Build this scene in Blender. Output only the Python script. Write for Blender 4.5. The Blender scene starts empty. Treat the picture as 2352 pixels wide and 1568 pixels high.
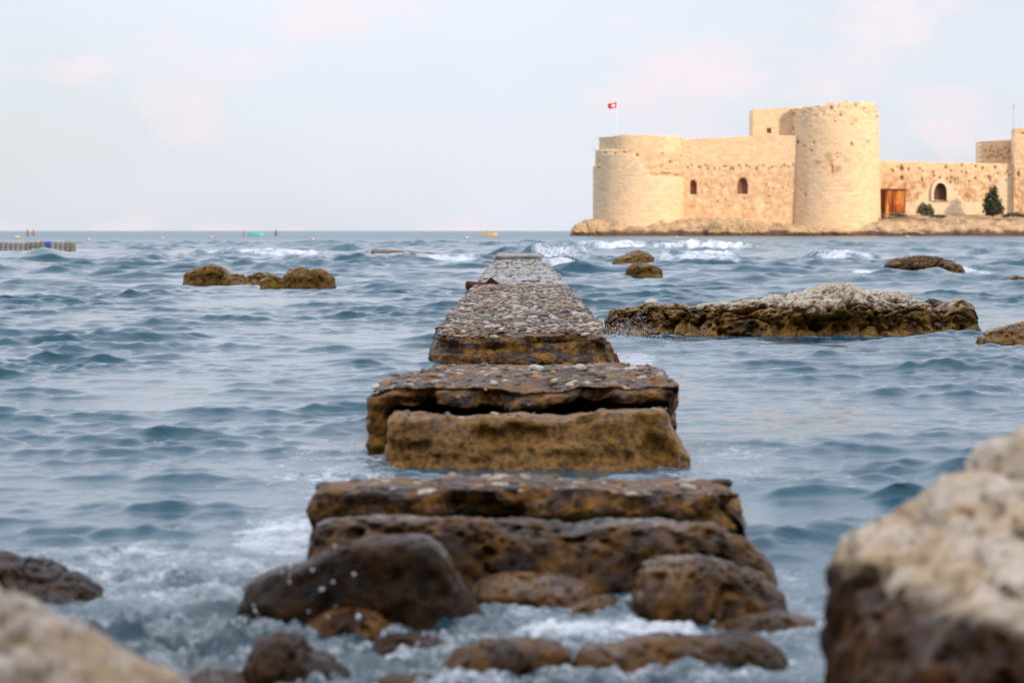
import bpy, bmesh, math, random
import numpy as np
from mathutils import Vector, Matrix
R = math.radians
random.seed(7)
rng = np.random.default_rng(11)
sc = bpy.context.scene
COL = sc.collection

# ------------------------------------------------------------------ camera
CAM_H = 1.2
LENS = 85.0
KD = LENS / 50                        # the pier was laid out for 50 mm; distances along the view grow with the lens
FPX, CX, CY, HOR = 2352 * LENS / 36, 1176.0, 784.0, 530.5      # photo measured 2352 px wide
PITCH = math.atan((CY - HOR) / FPX)
cam_d = bpy.data.cameras.new('camera')
cam = bpy.data.objects.new('camera', cam_d); COL.objects.link(cam)
cam.location = (0, 0, CAM_H)
cam.rotation_euler = (math.pi / 2 - PITCH, 0, 0)
cam_d.lens = LENS; cam_d.sensor_width = 36; cam_d.clip_start = 0.05; cam_d.clip_end = 60000
cam_d.dof.use_dof = True; cam_d.dof.focus_distance = 25.5; cam_d.dof.aperture_fstop = 3.6
sc.camera = cam

# ------------------------------------------------------------------ sky, sun, exposure
SUN_EL, SUN_AZ = R(15), R(140)      # azimuth clockwise from +Y (view direction): low, behind the camera on the right
w = bpy.data.worlds.new('World'); sc.world = w; w.use_nodes = True
nt = w.node_tree; nt.nodes.clear()
wo = nt.nodes.new('ShaderNodeOutputWorld'); bg = nt.nodes.new('ShaderNodeBackground')
sky = nt.nodes.new('ShaderNodeTexSky'); sky.sky_type = 'NISHITA'; sky.sun_disc = False
sky.sun_elevation = SUN_EL; sky.sun_rotation = SUN_AZ
sky.air_density = 1.0; sky.dust_density = 1.0; sky.ozone_density = 2.0
tc = nt.nodes.new('ShaderNodeTexCoord')
mp = nt.nodes.new('ShaderNodeMapping'); mp.inputs['Scale'].default_value = (1, 1, 1.7); mp.inputs['Location'].default_value = (.8, 2.4, .3)
nt.links.new(tc.outputs['Generated'], mp.inputs['Vector'])
cl = nt.nodes.new('ShaderNodeTexNoise'); cl.inputs['Scale'].default_value = 13.0; cl.inputs['Detail'].default_value = 4; cl.inputs['Roughness'].default_value = 0.5
nt.links.new(mp.outputs[0], cl.inputs['Vector'])
cr = nt.nodes.new('ShaderNodeValToRGB')
cr.color_ramp.elements[0].position = 0.52; cr.color_ramp.elements[0].color = (0, 0, 0, 1)
cr.color_ramp.elements[1].position = 0.66; cr.color_ramp.elements[1].color = (1, 1, 1, 1)
nt.links.new(cl.outputs['Fac'], cr.inputs['Fac'])
veil = nt.nodes.new('ShaderNodeMix'); veil.data_type = 'RGBA'           # thin high veil of cloud over the blue
vn = nt.nodes.new('ShaderNodeTexNoise'); vn.inputs['Scale'].default_value = 3.5; vn.inputs['Detail'].default_value = 3; nt.links.new(mp.outputs[0], vn.inputs['Vector'])
vr = nt.nodes.new('ShaderNodeMapRange'); nt.links.new(vn.outputs['Fac'], vr.inputs['Value'])
for k_, v_ in (('From Min', .35), ('From Max', .65), ('To Min', .72), ('To Max', .98)): vr.inputs[k_].default_value = v_
vz = nt.nodes.new('ShaderNodeSeparateXYZ'); nt.links.new(tc.outputs['Generated'], vz.inputs[0])
vt = nt.nodes.new('ShaderNodeMapRange'); nt.links.new(vz.outputs[2], vt.inputs['Value'])
for k_, v_ in (('From Min', .0), ('From Max', .8), ('To Min', 1.0), ('To Max', .6)): vt.inputs[k_].default_value = v_
vm = nt.nodes.new('ShaderNodeMath'); vm.operation = 'MULTIPLY'; nt.links.new(vr.outputs[0], vm.inputs[0]); nt.links.new(vt.outputs[0], vm.inputs[1])
nt.links.new(vm.outputs[0], veil.inputs[0])      # the veil is thinner in places and overhead, and lets the blue through
veil.inputs[7].default_value = (8.95, 9.35, 10.4, 1)
nt.links.new(sky.outputs[0], veil.inputs[6])
pink = nt.nodes.new('ShaderNodeMix'); pink.data_type = 'RGBA'
pk = nt.nodes.new('ShaderNodeMath'); pk.operation = 'MULTIPLY'; pk.inputs[1].default_value = 1.0
nt.links.new(cr.outputs[0], pk.inputs[0]); nt.links.new(pk.outputs[0], pink.inputs[0])
nt.links.new(veil.outputs[2], pink.inputs[6]); pink.inputs[7].default_value = (9.6, 8.6, 9.2, 1)
# an overcast veil brightens towards the zenith (mild CIE overcast law, the same all round)
sxyz = nt.nodes.new('ShaderNodeSeparateXYZ'); nt.links.new(tc.outputs['Generated'], sxyz.inputs[0])
zc = nt.nodes.new('ShaderNodeMath'); zc.operation = 'MAXIMUM'; nt.links.new(sxyz.outputs[2], zc.inputs[0]); zc.inputs[1].default_value = 0
zp = nt.nodes.new('ShaderNodeMath'); zp.operation = 'POWER'; nt.links.new(zc.outputs[0], zp.inputs[0]); zp.inputs[1].default_value = 1.3
zl = nt.nodes.new('ShaderNodeMath'); zl.operation = 'MULTIPLY_ADD'; nt.links.new(zp.outputs[0], zl.inputs[0]); zl.inputs[1].default_value = 1.6; zl.inputs[2].default_value = 0.82
cie = nt.nodes.new('ShaderNodeVectorMath'); cie.operation = 'SCALE'; nt.links.new(pink.outputs[2], cie.inputs[0]); nt.links.new(zl.outputs[0], cie.inputs['Scale'])
nt.links.new(cie.outputs[0], bg.inputs['Color']); bg.inputs['Strength'].default_value = 0.1
nt.links.new(bg.outputs[0], wo.inputs[0])

sun_d = bpy.data.lights.new('sun', 'SUN'); sun_d.energy = 3.0; sun_d.angle = R(4); sun_d.color = (1.0, 0.77, 0.56)
sun = bpy.data.objects.new('sun', sun_d); COL.objects.link(sun)
sd = Vector((math.sin(SUN_AZ) * math.cos(SUN_EL), math.cos(SUN_AZ) * math.cos(SUN_EL), math.sin(SUN_EL)))
sun.rotation_euler = (-sd).to_track_quat('-Z', 'Y').to_euler()
sun.location = sd * 60
sc.view_settings.view_transform = 'Standard'; sc.view_settings.look = 'None'
sc.view_settings.gamma = 1; sc.view_settings.exposure = 0.2; sc.view_settings.use_curve_mapping = False
sc.render.engine = 'CYCLES'
sc.cycles.use_denoising = True
sc.cycles.max_bounces = 5; sc.cycles.glossy_bounces = 3; sc.cycles.transmission_bounces = 2
sc.cycles.sample_clamp_indirect = 4; sc.cycles.caustics_reflective = False; sc.cycles.caustics_refractive = False

# ------------------------------------------------------------------ helpers
def P(px, py, D):
    """point of the photo (2352 px wide) at distance D along +Y"""
    u, v = (px - CX) / FPX, (CY - py) / FPX
    y = math.cos(PITCH) + v * math.sin(PITCH); z = -math.sin(PITCH) + v * math.cos(PITCH)
    t = D / y
    return np.array((u * t, D, CAM_H + z * t))
def base_d(py):            # distance of the water surface seen at row py
    return FPX * CAM_H / (py - HOR) if py > HOR + .2 else 20000.0

_perm = rng.permutation(256).astype(np.int64); _perm = np.concatenate([_perm, _perm, _perm])
_grad = rng.normal(size=(256, 3)); _grad /= np.linalg.norm(_grad, axis=1)[:, None]
def noise(p):
    p = np.asarray(p, float); i = np.floor(p).astype(np.int64); f = p - i; i &= 255
    u = f * f * f * (f * (f * 6 - 15) + 10)
    out = np.zeros(len(p))
    for dx in (0, 1):
        for dy in (0, 1):
            for dz in (0, 1):
                h = _perm[_perm[_perm[(i[:, 0] + dx) & 255] + ((i[:, 1] + dy) & 255)] + ((i[:, 2] + dz) & 255)]
                g = _grad[h]
                d = g[:, 0] * (f[:, 0] - dx) + g[:, 1] * (f[:, 1] - dy) + g[:, 2] * (f[:, 2] - dz)
                wgt = (u[:, 0] if dx else 1 - u[:, 0]) * (u[:, 1] if dy else 1 - u[:, 1]) * (u[:, 2] if dz else 1 - u[:, 2])
                out += wgt * d
    return out * 1.5
def noise2(x, y):
    x = np.asarray(x, np.float32); y = np.asarray(y, np.float32)
    ix = np.floor(x); iy = np.floor(y); fx = x - ix; fy = y - iy
    ix = ix.astype(np.int32) & 255; iy = iy.astype(np.int32) & 255
    u = fx * fx * (3 - 2 * fx); v = fy * fy * (3 - 2 * fy); ix1 = (ix + 1) & 255; iy1 = (iy + 1) & 255
    a0, a1 = _p32[ix], _p32[ix1]
    h00, h10, h01, h11 = _p32[a0 + iy], _p32[a1 + iy], _p32[a0 + iy1], _p32[a1 + iy1]
    g00 = _gx[h00] * fx + _gy[h00] * fy; g10 = _gx[h10] * (fx - 1) + _gy[h10] * fy
    g01 = _gx[h01] * fx + _gy[h01] * (fy - 1); g11 = _gx[h11] * (fx - 1) + _gy[h11] * (fy - 1)
    a = g00 + u * (g10 - g00); b = g01 + u * (g11 - g01)
    return (a + v * (b - a)) * 1.4
_p32 = _perm.astype(np.int32); _an = rng.uniform(0, 6.283, 256); _gx = np.cos(_an).astype(np.float32); _gy = np.sin(_an).astype(np.float32)
def fbm2(x, y, oct=3, rough=.5):
    a, s, out, tot = 1.0, 1.0, 0, 0
    for o in range(oct):
        out = out + a * noise2(x * s + o * 17.3, y * s + o * 5.1); tot += a; a *= rough; s *= 2.03
    return out / tot
def fbm(p, oct=5, rough=.5, ridged=False):
    p = np.asarray(p, float); a, s, out, tot = 1.0, 1.0, np.zeros(len(p)), 0
    for o in range(oct):
        n = noise(p * s + o * 17.3)
        if ridged: n = 1 - 2 * np.abs(n)
        out += a * n; tot += a; a *= rough; s *= 2.03
    return out / tot
def smooth(a, b, x):
    t = np.clip((x - a) / (b - a), 0, 1); return t * t * (3 - 2 * t)

def mesh(name, v, quads, mat=None, parent=None, smooth_=True, attrs=None, uv=None, tris=None):
    v = np.asarray(v, np.float32); me = bpy.data.meshes.new(name)
    loops = []; starts = []; totals = []; n = 0
    for arr, k in ((quads, 4), (tris, 3)):
        if arr is None or len(arr) == 0: continue
        arr = np.asarray(arr, np.int32); loops.append(arr.ravel())
        starts.append(n + np.arange(len(arr)) * k); totals.append(np.full(len(arr), k)); n += arr.size
    L = np.concatenate(loops)
    me.vertices.add(len(v)); me.vertices.foreach_set('co', v.ravel())
    me.loops.add(len(L)); me.loops.foreach_set('vertex_index', L)
    S = np.concatenate(starts).astype(np.int32); me.polygons.add(len(S))
    me.polygons.foreach_set('loop_start', S)
    try: me.polygons.foreach_set('loop_total', np.concatenate(totals).astype(np.int32))
    except Exception: pass
    if attrs:
        for k, a in attrs.items():
            at = me.attributes.new(k, 'FLOAT', 'POINT'); at.data.foreach_set('value', np.asarray(a, np.float32))
    if uv is not None:
        ul = me.uv_layers.new(name='UVMap'); ul.data.foreach_set('uv', np.asarray(uv, np.float32)[L].ravel())
    me.update(calc_edges=True); me.validate()
    me.polygons.foreach_set('use_smooth', np.full(len(me.polygons), smooth_))
    o = bpy.data.objects.new(name, me); COL.objects.link(o)
    if mat: me.materials.append(mat)
    if parent: o.parent = parent
    return o
def from_bm(name, bm, mat=None, parent=None, smooth_=False):
    me = bpy.data.meshes.new(name); bm.to_mesh(me); bm.free()
    me.polygons.foreach_set('use_smooth', np.full(len(me.polygons), smooth_))
    o = bpy.data.objects.new(name, me); COL.objects.link(o)
    if mat: me.materials.append(mat)
    if parent: o.parent = parent
    return o
def grid_quads(nu, nv, wrap_u=False, off=0):
    iu = np.arange(nu if wrap_u else nu - 1); iv = np.arange(nv - 1)
    a, b = np.meshgrid(iu, iv, indexing='ij'); a2 = (a + 1) % nu
    q = np.stack([a * nv + b, a2 * nv + b, a2 * nv + b + 1, a * nv + b + 1], -1).reshape(-1, 4)
    return q + off
def tag(o, label=None, cat=None, group=None, kind=None):
    if label: o['label'] = label
    if cat: o['category'] = cat
    if group: o['group'] = group
    if kind: o['kind'] = kind
    return o
def empty(name, loc, label=None, cat=None, group=None):
    o = bpy.data.objects.new(name, None); COL.objects.link(o); o.location = loc; o.empty_display_size = .1
    return tag(o, label, cat, group)
def under(o, parent):
    """parent a mesh written in world coordinates to an empty"""
    o.parent = parent; o.matrix_parent_inverse = Matrix.Translation(parent.location).inverted(); return o

# ------------------------------------------------------------------ material helper
class NT:
    def __init__(s, name):
        s.m = bpy.data.materials.new(name); s.m.use_nodes = True; s.t = s.m.node_tree; s.t.nodes.clear()
        s.out = s.t.nodes.new('ShaderNodeOutputMaterial')
        s.b = s.t.nodes.new('ShaderNodeBsdfPrincipled'); s.t.links.new(s.b.outputs[0], s.out.inputs[0])
        s.geo = s.t.nodes.new('ShaderNodeNewGeometry'); s.pos = s.geo.outputs['Position']
    def set(s, node, key, val):
        i = node.inputs[key]
        if isinstance(val, bpy.types.NodeSocket): s.t.links.new(val, i)
        elif isinstance(val, (tuple, list)) and len(val) == 3 and i.type == 'RGBA': i.default_value = (*val, 1)
        else: i.default_value = val
    def new(s, typ, ins=None, **props):
        n = s.t.nodes.new(typ)
        for k, v in props.items(): setattr(n, k, v)
        for k, v in (ins or {}).items(): s.set(n, k, v)
        return n
    def map(s, vec, scale=(1, 1, 1), loc=(0, 0, 0)):
        return s.new('ShaderNodeMapping', {'Vector': vec, 'Scale': scale, 'Location': loc}).outputs[0]
    def noise(s, scale, detail=4, rough=.55, vec=None, dist=0.0):
        return s.new('ShaderNodeTexNoise', {'Vector': vec or s.pos, 'Scale': scale, 'Detail': detail, 'Roughness': rough, 'Distortion': dist}).outputs['Fac']
    def vor(s, scale, out='Distance', vec=None, feature='F1', rnd=1.0):
        return s.new('ShaderNodeTexVoronoi', {'Vector': vec or s.pos, 'Scale': scale, 'Randomness': rnd}, feature=feature).outputs[out]
    def math(s, op, a, b=0.0, c=None, clamp=False):
        ins = {0: a, 1: b}
        if c is not None: ins[2] = c
        return s.new('ShaderNodeMath', ins, operation=op, use_clamp=clamp).outputs[0]
    def mapr(s, x, a, b, lo=0.0, hi=1.0, smooth_=True):
        return s.new('ShaderNodeMapRange', {'Value': x, 'From Min': a, 'From Max': b, 'To Min': lo, 'To Max': hi},
                     interpolation_type='SMOOTHSTEP' if smooth_ else 'LINEAR').outputs[0]
    def mix(s, f, a, b, blend='MIX'):
        n = s.t.nodes.new('ShaderNodeMix'); n.data_type = 'RGBA'; n.blend_type = blend
        s.set(n, 0, f); s.set(n, 6, a); s.set(n, 7, b); return n.outputs[2]
    def ramp(s, f, stops, interp='LINEAR'):
        n = s.t.nodes.new('ShaderNodeValToRGB'); s.t.links.new(f, n.inputs[0]); cr = n.color_ramp; cr.interpolation = interp
        while len(cr.elements) < len(stops): cr.elements.new(.5)
        for e, (p, c) in zip(cr.elements, stops): e.position = p; e.color = (*c, 1)
        return n.outputs[0]
    def attr(s, name): return s.new('ShaderNodeAttribute', attribute_name=name).outputs['Fac']
    def z(s): return s.new('ShaderNodeSeparateXYZ', {0: s.pos}).outputs[2]
    def bump(s, h, strength=.5, dist=.02, normal=None):
        ins = {'Height': h, 'Strength': strength, 'Distance': dist}
        if normal: ins['Normal'] = normal
        return s.new('ShaderNodeBump', ins).outputs[0]
    def fin(s, col, rough=.7, normal=None, **kw):
        s.set(s.b, 'Base Color', col); s.set(s.b, 'Roughness', rough)
        if normal: s.set(s.b, 'Normal', normal)
        for k, v in kw.items(): s.set(s.b, k, v)
        return s.m

def mat_plain(name, col, rough=.6, var=.15, scale=8, **kw):
    n = NT(name); f = n.noise(scale, 5)
    c2 = tuple(min(1, c * (1 + var)) for c in col); c1 = tuple(c * (1 - var) for c in col)
    return n.fin(n.mix(f, c1, c2), rough, **kw)

def mat_rock(name, pale, pale2, brown, brown2, dark, zline, soft, k=1.0, wet_rough=.28, spec=.3, bmp=.8):
    """bleached limestone above a stained, weedy tide line; k scales the pattern (1 = near rock)"""
    n = NT(name)
    big = n.noise(2.2 * k, 6, .6); mid = n.noise(9 * k, 6, .6); fine = n.noise(34 * k, 5, .65)
    zz = n.math('ADD', n.z(), n.math('MULTIPLY', n.math('SUBTRACT', big, .5), soft * 2.2))
    zz = n.math('ADD', zz, n.math('MULTIPLY', n.math('SUBTRACT', mid, .5), soft * 1.2))
    dry = n.mapr(zz, zline - soft * .35, zline + soft * .35)
    wetc = n.ramp(n.math('ADD', n.math('MULTIPLY', mid, .6), n.math('MULTIPLY', big, .4)),
                  [(.3, dark), (.44, brown2), (.56, brown), (.72, tuple(c * 1.5 for c in brown))])
    wetc = n.mix(n.mapr(fine, .50, .64, 0, .75), wetc, dark)
    wetc = n.mix(n.mapr(n.noise(3.1 * k, 5, .6, n.map(n.pos, (1, 1, 1), (7, 3, 1))), .52, .66, 0, .8), wetc, dark)
    dryc = n.mix(n.mapr(mid, .35, .65), pale2, pale)
    dryc = n.mix(n.mapr(fine, .54, .68, 0, .75), dryc, tuple(c * .25 for c in pale2))
    col = n.mix(dry, wetc, dryc)
    rough = n.math('ADD', n.math('MULTIPLY', dry, .45), n.mapr(mid, .35, .7, wet_rough, wet_rough + .3))
    up = n.new('ShaderNodeSeparateXYZ', {0: n.geo.outputs['Normal']}).outputs[2]
    film = n.math('MULTIPLY', n.mapr(up, .3, .8), n.math('MULTIPLY', n.mapr(big, .47, .6), n.math('SUBTRACT', 1.0, dry)))     # water lies on the flatter tops
    rough = n.math('MULTIPLY', rough, n.math('SUBTRACT', 1.0, n.math('MULTIPLY', film, .75)))
    h = n.math('ADD', n.math('MULTIPLY', n.vor(16 * k), .6), n.math('ADD', n.math('MULTIPLY', mid, .8), n.math('MULTIPLY', fine, .5)))
    return n.fin(col, rough, n.bump(h, bmp, .05 / k), **{'Specular IOR Level': n.math('ADD', spec, n.math('MULTIPLY', film, .22))})

def mat_conglomerate(name, k=1.0):
    """weathered concrete full of gravel, stained brown, wet"""
    n = NT(name)
    big = n.noise(1.7 * k, 5, .6); mid = n.noise(8 * k, 6, .6); fine = n.noise(40 * k, 4, .6)
    cell = n.new('ShaderNodeTexVoronoi', {'Vector': n.pos, 'Scale': 21 * k, 'Randomness': 1.0})
    gravel = n.ramp(n.new('ShaderNodeSeparateColor', {0: cell.outputs['Color']}).outputs[0],
                    [(0, (.02, .018, .016)), (.3, (.05, .035, .02)), (.55, (.16, .085, .03)), (.75, (.10, .09, .08)), (.9, (.27, .19, .11))], 'CONSTANT')
    matrix = n.ramp(mid, [(.34, (.010, .006, .004)), (.45, (.075, .031, .006)), (.56, (.22, .095, .013)), (.70, (.40, .19, .035))])
    g = n.math('MULTIPLY', n.mapr(cell.outputs['Distance'], .42, .25), n.mapr(fine, .4, .55))
    col = n.mix(g, matrix, gravel)
    col = n.mix(n.mapr(big, .55, .7, 0, .85), col, (.014, .012, .012))
    rough = n.mapr(mid, .35, .7, .3, .65)
    h = n.math('ADD', n.math('MULTIPLY', cell.outputs['Distance'], -.9), n.math('ADD', n.math('MULTIPLY', mid, .9), n.math('MULTIPLY', fine, .4)))
    return n.fin(col, rough, n.bump(h, .9, .045 / k), **{'Specular IOR Level': .2})

def mat_pebble():
    n = NT('pebble stone')
    rnd = n.math('FRACT', n.math('ADD', n.attr('tint'), n.new('ShaderNodeObjectInfo').outputs['Random']))
    col = n.ramp(rnd, [(0, (.025, .023, .024)), (.12, (.11, .07, .035)), (.22, (.38, .27, .15)), (.36, (.15, .055, .02)), (.44, (.04, .042, .048)),
                       (.54, (.55, .44, .30)), (.68, (.28, .13, .035)), (.76, (.17, .115, .06)), (.84, (.66, .59, .48)), (.95, (.45, .19, .05))], 'CONSTANT')
    f = n.noise(60, 4)
    col = n.mix(n.mapr(f, .44, .62, 0, .45), col, (.055, .033, .014)); col = n.mix(.06, col, (.03, .018, .008))
    return n.fin(col, n.mapr(f, .3, .7, .22, .5), n.bump(f, .25, .006))

M_CONG = mat_conglomerate('weathered wet concrete')
M_CONG2 = mat_conglomerate('weathered wet concrete far', .6)
M_PEB = mat_pebble()
PALE, PALE2 = (.52, .46, .38), (.34, .27, .185)
BR, BR2, DK = (.25, .135, .030), (.115, .060, .014), (.022, .018, .014)
M_REEF = mat_rock('reef limestone', (.76, .67, .53), (.50, .39, .25), (.32, .17, .034), (.15, .078, .016), (.022, .018, .014), .34, .16, 1.0, .28, .12)
M_BOULD = mat_rock('bleached boulder', (.74, .64, .51), (.60, .43, .25), (.10, .040, .008), (.042, .017, .005), (.008, .005, .004), .51, .10, .9, .5, .1)
M_LOW = mat_rock('low bleached boulder', (.58, .51, .43), (.40, .28, .16), (.15, .07, .016), (.07, .034, .01), (.010, .008, .005), .33, .24, .9, .4)
M_WET = mat_rock('wet brown rock', (.2, .17, .13), (.12, .1, .07), (.15, .064, .007), (.042, .018, .004), (.005, .004, .004), 5.0, .1, 1.0, .2, .10, .6)
M_DARKW = mat_rock('dark smooth wet rock', (.2, .17, .13), (.12, .1, .07), (.058, .025, .006), (.026, .011, .004), (.005, .004, .003), 5.0, .1, .7, .2, .10, .5)
M_FARB = mat_rock('brown weedy rock', (.3, .25, .18), (.2, .15, .1), (.26, .140, .026), (.14, .074, .014), (.035, .021, .008), 5.0, .2, .35, .5, .08)
M_FARD = mat_rock('dark weedy rock', (.3, .22, .14), (.2, .12, .07), (.21, .110, .030), (.09, .046, .014), (.018, .013, .008), 5.0, .2, .5, .4, .1)
M_RUST = NT('rusted iron'); _f = M_RUST.noise(14, 6, .65)
M_RUST = M_RUST.fin(M_RUST.ramp(_f, [(.3, (.02, .006, .004)), (.5, (.12, .022, .008)), (.7, (.26, .06, .016))]), .75, M_RUST.bump(_f, .6, .02))

# ------------------------------------------------------------------ rock tables (outline in photo pixels, crest distance, depth, ...)
ROCKS = [
 # name, label, outline, base row, depth, material, noise amp, noise freq, boxiness, group, foam
 ('reef', 'long low limestone reef, white crust on its crest, right of the pebbled slab',
  [(1396,790),(1398,740),(1403,716),(1420,708),(1450,706),(1475,698),(1520,700),(1600,708),(1700,699),(1780,684),(1850,671),(1880,662),(1905,655),(1935,661),(1960,670),(2000,676),(2060,682),(2100,690),(2130,705),(2150,712),(2168,697),(2190,690),(2212,697),(2226,715),(2234,745),(2237,790)],
  772, 1.9, M_REEF, .19, 1.5, .42, None),
 ('boulder', 'big bleached boulder with brown side in the lower right corner',
  [(1927, 2100), (1929, 1500), (1932, 1402), (1939, 1342), (1954, 1272), (1974, 1229), (2019, 1200), (2084, 1162), (2154, 1122), (2219, 1084), (2259, 1052), (2314, 1027), (2352, 1007), (2450, 997), (2600, 1022), (2750, 1122), (2850, 1422), (2860, 2100)],
  None, 1.5, M_BOULD, .13, 2.8, .50, None),
 ('boulder', 'pale bleached boulder streaked brown in the lower left corner',
  [(-420,2000),(-400,1470),(-300,1330),(-200,1296),(-90,1294),(0,1322),(90,1376),(195,1424),(310,1478),(410,1530),(470,1620),(490,2000)],
  None, .9, M_LOW, .07, 3.2, .6, None),
 ('rock', 'dark wet rock at the left edge behind the pale boulder',
  [(-120,1420),(-100,1290),(-40,1262),(0,1256),(60,1272),(120,1292),(170,1310),(215,1335),(245,1370),(260,1440)],
  1395, .7, M_DARKW, .05, 3.5, .5, None),
 ('rock', 'wide grey wet ledge of rock directly below the nearest concrete block',
  [(708,1400),(712,1250),(725,1208),(790,1190),(900,1186),(1000,1190),(1100,1195),(1200,1200),(1320,1216),(1360,1200),(1450,1194),(1560,1194),(1640,1206),(1700,1236),(1745,1270),(1770,1300),(1780,1400)],
  1365, .55, M_WET, .05, 4.0, .40, None),
 ('boulder', 'dark smooth brown boulder with pale wet rim in front of the ledge',
  [(550,1480),(553,1370),(575,1318),(640,1287),(700,1276),(740,1250),(800,1226),(870,1213),(960,1211),(1000,1224),(1030,1262),(1055,1310),(1085,1360),(1110,1395),(1130,1430),(1140,1500)],
  1432, .42, M_DARKW, .022, 3.0, .34, None),
 ('rock', 'rounded grey brown wet rock at the right end of the ledge',
  [(1450,1480),(1458,1320),(1480,1282),(1530,1268),(1600,1271),(1680,1290),(1740,1310),(1790,1345),(1803,1400),(1810,1480)],
  1428, .5, M_WET, .05, 4.5, .45, None),
 ('rock', 'low brown rock awash at bottom centre, left of its longer neighbour',
  [(1000,1600),(1006,1530),(1050,1482),(1110,1460),(1200,1457),(1270,1462),(1308,1482),(1316,1600)],
  1538, .34, M_WET, .03, 5.0, .45, None),
 ('rock', 'long low brown rock awash at bottom centre with a peaked right end',
  [(1318,1600),(1322,1500),(1342,1468),(1420,1467),(1440,1455),(1530,1450),(1600,1455),(1660,1445),(1705,1437),(1745,1452),(1790,1477),(1818,1520),(1825,1600)],
  1540, .36, M_WET, .03, 5.0, .45, None),
 ('rock', 'two-humped grey rock awash below the dark smooth boulder',
  [(556,1660),(562,1520),(590,1456),(640,1438),(690,1450),(712,1482),(760,1490),(800,1530),(818,1660)],
  1562, .3, M_DARKW, .025, 5.0, .5, None),
 ('rock', 'small orange brown rock in the froth under the dark smooth boulder',
  [(685,1500),(700,1425),(750,1394),(810,1385),(860,1395),(890,1420),(905,1500)],
  1452, .26, M_WET, .025, 6.0, .5, None),
 ('rock', 'flat grey rock cut by the bottom edge left of centre',
  [(800,1700),(825,1570),(900,1538),(1000,1540),(1080,1552),(1120,1700)],
  1590, .3, M_WET, .02, 5.0, .6, None),
 ('rock', 'dark olive rock under water film between pale boulder and two-humped rock',
  [(330,1700),(380,1560),(460,1520),(540,1530),(600,1560),(640,1700)],
  1585, .35, M_DARKW, .02, 4.0, .7, None),
 ('rock', 'small submerged rock between the ledge and the long low rock',
  [(1270,1450),(1300,1380),(1340,1362),(1400,1355),(1450,1375),(1480,1450)],
  1410, .3, M_WET, .025, 6.0, .6, None),
 ('rock', 'low dark rock filling the hollow in front of the ledge, right of the smooth boulder',
  [(1060,1430),(1075,1350),(1110,1318),(1180,1305),(1260,1312),(1330,1325),(1380,1350),(1400,1430)],
  1395, .35, M_WET, .035, 4.5, .5, None),
 ('rock', 'rounded grey stone in the froth just left of the long low rock',
  [(830,1520),(850,1470),(890,1448),(950,1440),(1010,1455),(1040,1480),(1050,1520)],
  1492, .3, M_DARKW, .025, 5.0, .55, None),
 ('rock', 'dark brown rock awash between the rounded right-hand rock and the big boulder',
  [(1600,1480),(1630,1425),(1700,1405),(1790,1398),(1860,1410),(1900,1440),(1920,1480)],
  1455, .35, M_WET, .03, 4.5, .55, None),
 ('rock', 'dark wet rock cut by the right edge below the long reef',
  [(2243,830),(2247,775),(2270,758),(2330,748),(2352,740),(2400,734),(2450,760),(2460,830)],
  793, .9, M_REEF, .07, 2.4, .5, None),
 ('rock', 'dark flat-topped rock with knobbly crown far right, among the waves',
  [(2030,660),(2034,612),(2045,598),(2090,591),(2150,591),(2180,598),(2200,607),(2212,620),(2218,660)],
  632, 1.6, M_FARD, .14, 1.5, .4, None),
 ('rock', 'low black wet rock barely above water at the far right edge',
  [(2255,668),(2275,650),(2310,643),(2332,635),(2360,640),(2385,668)],
  656, 1.0, M_FARD, .07, 2.0, .7, None),
 ('rock', 'brown pointed rock, upper of the pair right of the pier end',
  [(1405,620),(1410,600),(1425,588),(1445,580),(1465,574),(1488,579),(1500,591),(1504,620)],
  607, 1.6, M_FARB, .1, 1.2, .6, None),
 ('rock', 'brown rounded rock, lower of the pair right of the pier end',
  [(1436,660),(1440,616),(1458,604),(1500,609),(1519,618),(1523,660)],
  637, 1.0, M_FARB, .07, 1.6, .5, None),
 ('rock', 'brown humped rock, leftmost of the group left of the pier',
  [(424,675),(427,635),(445,622),(470,617),(490,611),(510,618),(530,632),(556,635),(572,675)],
  653, 1.1, M_FARB, .09, 1.5, .5, None),
 ('rock', 'low broken brown rock linking the two humps left of the pier',
  [(540,675),(556,642),(590,631),(620,635),(648,646),(660,675)],
  655, .8, M_FARB, .10, 2.2, .6, None),
 ('rock', 'brown rounded rock, rightmost and largest of the group left of the pier',
  [(640,685),(648,645),(662,625),(690,619),(712,625),(722,621),(748,625),(764,638),(776,685)],
  661, 1.1, M_FARB, .08, 1.5, .45, None),
 ('rock', 'small brown knob in front of the rightmost hump left of the pier',
  [(594,690),(600,648),(622,638),(642,640),(655,652),(662,690)],
  662, .5, M_FARB, .05, 2.5, .5, None),
 ('rock', 'small dark rock peeping from behind the right end of the reef',
  [(2100,740),(2110,700),(2135,686),(2165,690),(2182,740)],
  733, .7, M_DARKW, .05, 2.5, .5, None),
 ('rock', 'dark nub of rock peeping over the middle of the reef crest',
  [(1790,730),(1805,675),(1822,667),(1838,672),(1850,730)],
  722, .5, M_DARKW, .04, 3.0, .5, None),
 ('concrete_slab', 'tilted flat dark slab almost awash left of the far pier end',
  [(850,592),(855,573),(880,573),(940,577),(1000,581),(1015,584),(1020,592)],
  585, 2.0, M_FARD, .05, 1.0, .5, None),
]
CREST = {}   # rocks without a visible foot: crest distance set by hand
ROCKS = [r[:4] + (r[4] * 1.4,) + r[5:] for r in ROCKS]
def rock_front(r):
    if r[3] is None: return (3.0 if r[2][0][0] > 1000 else 2.55) * KD - r[4] * .5
    return base_d(r[3])

# foam sources and one painted reflection strip: (x, y, rx, ry, strength)
FOAM_GLINT = []
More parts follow.
